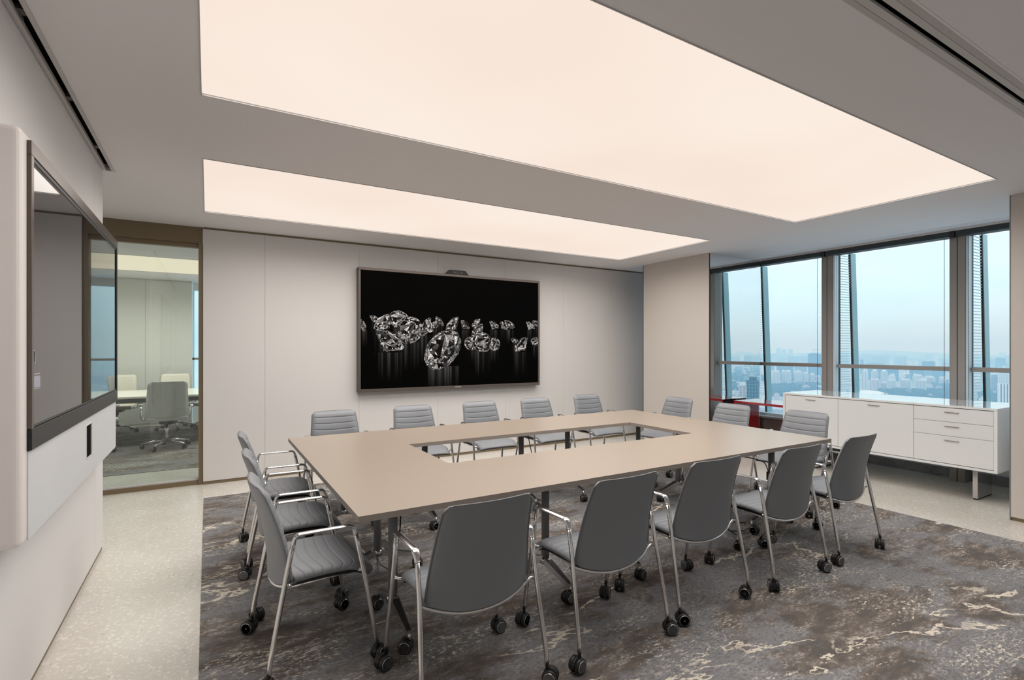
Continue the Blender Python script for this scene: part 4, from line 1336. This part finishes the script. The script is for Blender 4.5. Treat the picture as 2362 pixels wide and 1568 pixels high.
def tower(name, x, y, wdt, dep, hgt, face, mat, label, group=None, kind='apartment', base=GZ):
    """one building: body, recessed bays on its faces, roof crown"""
    root = tag(empty(name, (x, y, base), face), label, 'building', group)
    a, b_ = wdt / 2, dep / 2
    g = MB()
    if kind == 'apartment':
        n = max(2, int(wdt / 9)); poly = []
        # plan with recessed bays
        def side(p, q_, nrm, k):
            out = []
            for i in range(k):
                e0, e1 = i / k, (i + 1) / k
                P0 = Vector(p).lerp(Vector(q_), e0 + 0.2 / k); P1 = Vector(p).lerp(Vector(q_), e0 + 0.42 / k)
                N = Vector(nrm) * 2.2
                A = Vector(p).lerp(Vector(q_), e0)
                out += [A, P0, P0 - N, P1 - N, P1]
            return out
        poly += side((-a, -b_), (a, -b_), (0, -1), n) + side((a, -b_), (a, b_), (1, 0), max(2, int(dep / 9))) + side((a, b_), (-a, b_), (0, 1), n) + side((-a, b_), (-a, -b_), (-1, 0), max(2, int(dep / 9)))
        poly = [(p.x, p.y) for p in poly]
        g.prism(poly, 'Z', 0, hgt)
        g.build('body', mat, root)
        g = MB()
        for sx_ in (-0.55, 0.0, 0.5):
            hh = random.uniform(3.5, 8)
            g.box(a * sx_ - wdt * 0.11, a * sx_ + wdt * 0.11, -b_ * 0.5, b_ * 0.5, hgt, hgt + hh)
        g.build('roof_house', CM['white'], root)
    elif kind == 'crown':
        g.box(-a, a, -b_, b_, 0, hgt * 0.92)
        for k in range(4):
            g.box(-a + wdt * (0.04 + 0.25 * k), -a + wdt * (0.13 + 0.25 * k), -b_ - 1.5, b_ + 1.5, 0, hgt * 0.92)
        g.build('body', mat, root)
        g = MB(); g.lathe([(a * 0.72, hgt * 0.92), (a * 0.72, hgt * 0.95), (a * 0.45, hgt * 0.99), (a * 0.2, hgt)], seg=12)
        g.build('roof_crown', CM['white'], root)
    elif kind == 'slab':
        g.box(-a, a, -b_, b_, 0, hgt); g.box(-a * 0.6, a * 0.6, -b_ * 0.6, b_ * 0.6, hgt, hgt + 4)
        g.build('body', mat, root)
    elif kind == 'striped':
        g.box(-a + 1, a - 1, -b_ + 1, b_ - 1, 0, hgt); g.build('body', CM['dark'], root)
        n = max(4, int(wdt / 5))
        for k in range(n):
            f = MB(); xx = -a + wdt * (k + 0.5) / n
            f.box(xx - wdt / n * 0.3, xx + wdt / n * 0.3, -b_, -b_ + 0.9, 0, hgt + 2)
            f.box(xx - wdt / n * 0.3, xx + wdt / n * 0.3, b_ - 0.9, b_, 0, hgt + 2)
            f.build('pier', CM['white'], root)
        n2 = max(3, int(dep / 5)); f = MB()
        for k in range(n2):
            yy = -b_ + dep * (k + 0.5) / n2
            f.box(-a, -a + 0.9, yy - 1.2, yy + 1.2, 0, hgt + 2)
        f.build('side_pier', CM['white'], root)
    return root
def bld(u0, u1, vt, vb, mat, label, kind='apartment', group=None, name='apartment_block', mirror=False, dist=None, dep=None):
    if dist is None:
        x, y, t = ground((u0 + u1) / 2, vb, mirror)
    else:
        t = dist
        p = FW * t + RT * (((u0 + u1) / 2 - 1181.0) / 1184.0 * t)
        x, y = p.x, (2 * 4.606 - p.y) if mirror else p.y
    k = math.sqrt(1 + (((u0 + u1) / 2 - 1181) / 1184) ** 2)
    wdt = (u1 - u0) / 1184.0 * t / k * 0.93
    top = EYE + (803.0 - vt) / 1184.0 * t
    ang = math.atan2(y, x) - PI / 2
    d = dep or max(14.0, wdt * 0.6)
    return tower(name, x, y, wdt, d, top - GZ, ang + random.uniform(-.12, .12), CM[mat], label, group, kind)

gz = MB(); gz.box(300, 14000, -11000, 11000, GZ - 5, GZ)
m, t_, out_ = new_mat('city_ground')
b = t_.nodes.new('ShaderNodeBsdfPrincipled'); b.inputs['Roughness'].default_value = 0.9
g_ = t_.nodes.new('ShaderNodeTexCoord')
n1 = t_.nodes.new('ShaderNodeTexNoise'); n1.inputs['Scale'].default_value = 0.006; n1.inputs['Detail'].default_value = 8
v1 = t_.nodes.new('ShaderNodeTexVoronoi'); v1.inputs['Scale'].default_value = 0.022
for n_ in (n1, v1): t_.links.new(g_.outputs['Object'], n_.inputs['Vector'])
r1 = t_.nodes.new('ShaderNodeValToRGB')
r1.color_ramp.elements[0].position = 0.44; r1.color_ramp.elements[0].color = (0.06, 0.10, 0.09, 1)
r1.color_ramp.elements[1].position = 0.54; r1.color_ramp.elements[1].color = (0.32, 0.34, 0.36, 1)
t_.links.new(n1.outputs['Fac'], r1.inputs[0])
mx_ = t_.nodes.new('ShaderNodeMix'); mx_.data_type = 'RGBA'; mx_.inputs[0].default_value = 0.35
t_.links.new(r1.outputs[0], mx_.inputs[6]); t_.links.new(v1.outputs['Color'], mx_.inputs[7])
hs = t_.nodes.new('ShaderNodeHueSaturation'); hs.inputs['Saturation'].default_value = 0.25
t_.links.new(mx_.outputs[2], hs.inputs['Color'])
t_.links.new(hs.outputs[0], b.inputs['Base Color'])
t_.links.new(b.outputs[0], out_.inputs[0])
tag(gz.build('terrain', m), kind='structure')

# named buildings
bld(2009, 2026, 852, 896, 'pale', 'pale tower with a domed crown, left of its twin, seen through the middle window', 'crown', 'twin crowned towers', 'crowned_tower')
bld(2031, 2048, 853, 897, 'pale', 'pale tower with a domed crown, right of its twin, seen through the middle window', 'crown', 'twin crowned towers', 'crowned_tower')
near = [(1987, 2003, 856, 897, 'pale'), (2005, 2031, 876, 901, 'pink'), (2047, 2068, 877, 903, 'pale'), (2076, 2103, 876, 902, 'pale'), (2112, 2138, 877, 905, 'pale'),
        (2104, 2130, 866, 891, 'pale'), (2048, 2066, 866, 890, 'pale'), (2138, 2158, 871, 889, 'pink'), (2165, 2182, 872, 891, 'pale'), (2032, 2046, 883, 900, 'pink'), (2088, 2100, 863, 884, 'grey'),
        (1776, 1800, 857, 889, 'pale'), (1801, 1826, 856, 888, 'pale'), (1831, 1851, 858, 887, 'pale'), (1851, 1866, 861, 887, 'pale'), (1868, 1880, 864, 887, 'pale'), (1882, 1893, 868, 888, 'pink'),
        (2264, 2284, 858, 905, 'pale'), (2286, 2302, 864, 908, 'grey'), (2304, 2329, 856, 890, 'pale'), (2262, 2276, 850, 880, 'grey')]
ORD = ['first', 'second', 'third', 'fourth', 'fifth', 'sixth', 'seventh', 'eighth', 'ninth', 'tenth', 'eleventh']
seen = {}
for (u0, u1, vt, vb, mt) in sorted(near):
    win = 'left' if u0 < 1900 else ('middle' if u0 < 2200 else 'right')
    n_ = seen.get(win, 0); seen[win] = n_ + 1
    hue = {'pale': 'white', 'pink': 'pinkish', 'grey': 'grey'}[mt]
    bld(u0, u1, vt, vb, mt, '%s apartment tower in the city, %s from the left of those in the %s window' % (hue, ORD[n_], win), 'apartment', 'apartment blocks seen through the %s window' % win)
bld(1863, 1894, 816, 868, 'dark', 'tall dark blue unfinished tower with a crane on top, through the left window', 'slab', None, 'office_tower')
x, y, t = ground(1878, 868)
cr = tag(empty('tower_crane', (x, y, EYE - 12 / 1184 * t)), 'thin tower crane standing on the dark tower', 'crane')
g = MB(); g.box(-1, 1, -1, 1, 0, 24); g.build('mast', CM['crane'], cr)
g = MB(); g.box(-14, 26, -0.9, 0.9, 20, 22); g.build('jib', CM['crane'], cr); cr.rotation_euler = (0, 0, -1.0)
for (u0, u1, vt, wh) in ((1790, 1801, 803, 'leftmost'), (1803, 1814, 806, 'middle one'), (1819, 1829, 805, 'rightmost')):
    bld(u0, u1, vt, 832, 'grey', 'tall slim tower far off in the haze, %s of three on the skyline' % wh, 'slab', 'three hazy towers on the skyline', 'office_tower')
bld(2300, 2331, 886, 940, 'pale', 'office block with dark and white vertical stripes, through the right window', 'striped', None, 'striped_office_block', dist=1150)
for (u0, u1, vt, vb, mt) in ((2000, 2075, 849, 877, 'dark'), (2097, 2133, 852, 878, 'dark'), (1998, 2040, 838, 866, 'grey'), (2150, 2182, 854, 876, 'teal'), (2126, 2142, 834, 866, 'dark'), (2138, 2158, 834, 866, 'dark'), (1984, 1992, 830, 862, 'dark'),
                             (1790, 1830, 842, 868, 'dark'), (1832, 1862, 845, 866, 'grey'), (2295, 2320, 826, 856, 'dark'), (2264, 2282, 838, 866, 'grey'), (1776, 1786, 842, 872, 'grey')):
    bld(u0, u1, vt, vb, mt, 'blue-grey office slab behind the pale apartment blocks of the city', 'slab', 'office slabs behind the apartment blocks', 'office_slab')
# seen in the pillar mirror
tt = bld(1722, 1752, 876, 1010, 'teal', 'dark teal glass office tower reflected in the pillar mirror', 'slab', None, 'glass_tower', True, dist=620)
bld(1704, 1720, 889, 960, 'pink', 'cream building beside the teal glass tower, reflected in the pillar mirror', 'apartment', None, 'apartment_block', True, dist=1000)
# white domed hall
x, y, t = ground(2006, 915)
dh = tag(empty('domed_hall', (x, y, GZ)), 'wide white domed hall roof just above the sideboard', 'building')
g = MB(); g.lathe([(62, 0), (62, 3), (54, 8), (42, 13), (26, 17.5), (10, 19.5), (0.01, 20)], seg=40); g.build('dome', CM['white'], dh)
g = MB(); g.lathe([(66, 0), (66, 2.2), (62.5, 2.4)], seg=40); g.build('base_ring', M['sill'], dh)
# low rooftops and mid-distance blocks
R2 = random.Random(3)
for k in range(46):
    u = R2.uniform(1757, 2330); v = R2.uniform(893, 935)
    if 1975 < u < 2055 and v < 925: continue
    w_ = R2.uniform(9, 22)
    bld(u - w_ / 2, u + w_ / 2, v - R2.uniform(5, 12), v, R2.choice(['pale', 'pale', 'pink', 'grey']), 'low pale rooftop among the trees of the city below', 'slab', 'low city rooftops', 'low_building')
for k in range(60):
    u = R2.uniform(1757, 2330); v = R2.uniform(834, 862)
    w_ = R2.uniform(6, 16)
    bld(u - w_ / 2, u + w_ / 2, v - R2.uniform(7, 20), v, R2.choice(['pale', 'grey', 'pale', 'pink']), 'hazy mid-distance block of the city beyond the windows', 'slab', 'hazy mid-distance city blocks', 'city_block')
for k in range(16):
    u = R2.uniform(1690, 1752); v = R2.uniform(880, 930)
    w_ = R2.uniform(6, 14)
    bld(u - w_ / 2, u + w_ / 2, v - R2.uniform(6, 14), v, R2.choice(['pale', 'grey', 'pink']), 'small pale block reflected in the pillar mirror', 'slab', 'city blocks in the pillar mirror', 'city_block', True)
# far skyline, past counting
g = MB()
for k in range(900):
    ang = R2.uniform(-1.25, 1.0); dd = R2.uniform(4500, 11000)
    x, y = dd * math.cos(ang), dd * math.sin(ang)
    a, h_ = R2.uniform(15, 60), R2.uniform(20, 95)
    g.box(x - a, x + a, y - a, y + a, GZ, GZ + h_)
for k in range(520):   # blocks on either side of what the windows frame
    ang = R2.choice([R2.uniform(0.66, 1.25), R2.uniform(-1.2, -0.74), R2.uniform(-0.5, 0.2)])
    dd = R2.uniform(1100, 4200)
    x, y = dd * math.cos(ang), dd * math.sin(ang)
    a, b_, h_ = R2.uniform(9, 24), R2.uniform(8, 18), R2.choice([R2.uniform(8, 20), R2.uniform(45, 90)])
    g.box(x - a, x + a, y - b_, y + b_, GZ, GZ + h_)
tag(g.build('distant_skyline', CM['grey']), 'hazy far skyline of countless low blocks', 'skyline', kind='stuff')
g = MB()
for (ang, dd, rad, h_) in ((-0.10, 9800, 2600, 150), (0.42, 10500, 2200, 120), (-0.32, 10200, 1500, 190), (0.15, 11000, 1700, 140)):
    g.lathe([(rad, 0), (rad * 0.6, h_ * 0.45), (rad * 0.25, h_ * 0.8), (1, h_)], c=(dd * math.cos(ang), dd * math.sin(ang), GZ), seg=28)
tag(g.build('hills', pbr('hill_green', (0.10, 0.16, 0.15), 0.9)), kind='structure')
# tree belts
g = MB()
ico = bmesh.new(); bmesh.ops.create_icosphere(ico, subdivisions=1, radius=1.0)
IV = [v.co.copy() for v in ico.verts]; ico.verts.index_update(); IF = [[v.index for v in f.verts] for f in ico.faces]; ico.free()
def trees(u0, u1, v0, v1, n, mirror=False):
    for k in range(n):
        u = R2.uniform(u0, u1); v = R2.uniform(v0, v1)
        x, y, t = ground(u, v, mirror)
        r = R2.uniform(5, 10); hh = R2.uniform(0.7, 1.1)
        g.add([(x + p.x * r, y + p.y * r, GZ + r * 0.7 * hh + p.z * r * hh) for p in IV], IF, 0, True)
trees(1776, 1895, 888, 915, 700)
trees(2030, 2120, 902, 922, 500)
trees(2120, 2190, 890, 925, 300)
trees(2140, 2185, 880, 892, 120)
trees(2260, 2330, 905, 930, 200)
trees(1757, 1900, 868, 880, 150)
trees(1690, 1752, 845, 900, 300, True)
tag(g.build('tree_belt', pbr('tree_green', (0.045, 0.085, 0.075), 0.9)), 'dark blue-green belts of trees between the city blocks', 'trees', kind='stuff')

# haze over the city
hz = MB(); hz.box(120, 13900, -10900, 10900, GZ + 0.5, 190)
m, t_, out_ = new_mat('city_haze')
vs = t_.nodes.new('ShaderNodeVolumeScatter')
vs.inputs['Color'].default_value = (0.34, 0.64, 1.0, 1)
vs.inputs['Density'].default_value = 0.00045
vs.inputs['Anisotropy'].default_value = 0.0
t_.links.new(vs.outputs[0], out_.inputs['Volume'])
tag(hz.build('haze', m), 'pale blue haze over the city', 'haze', kind='stuff')
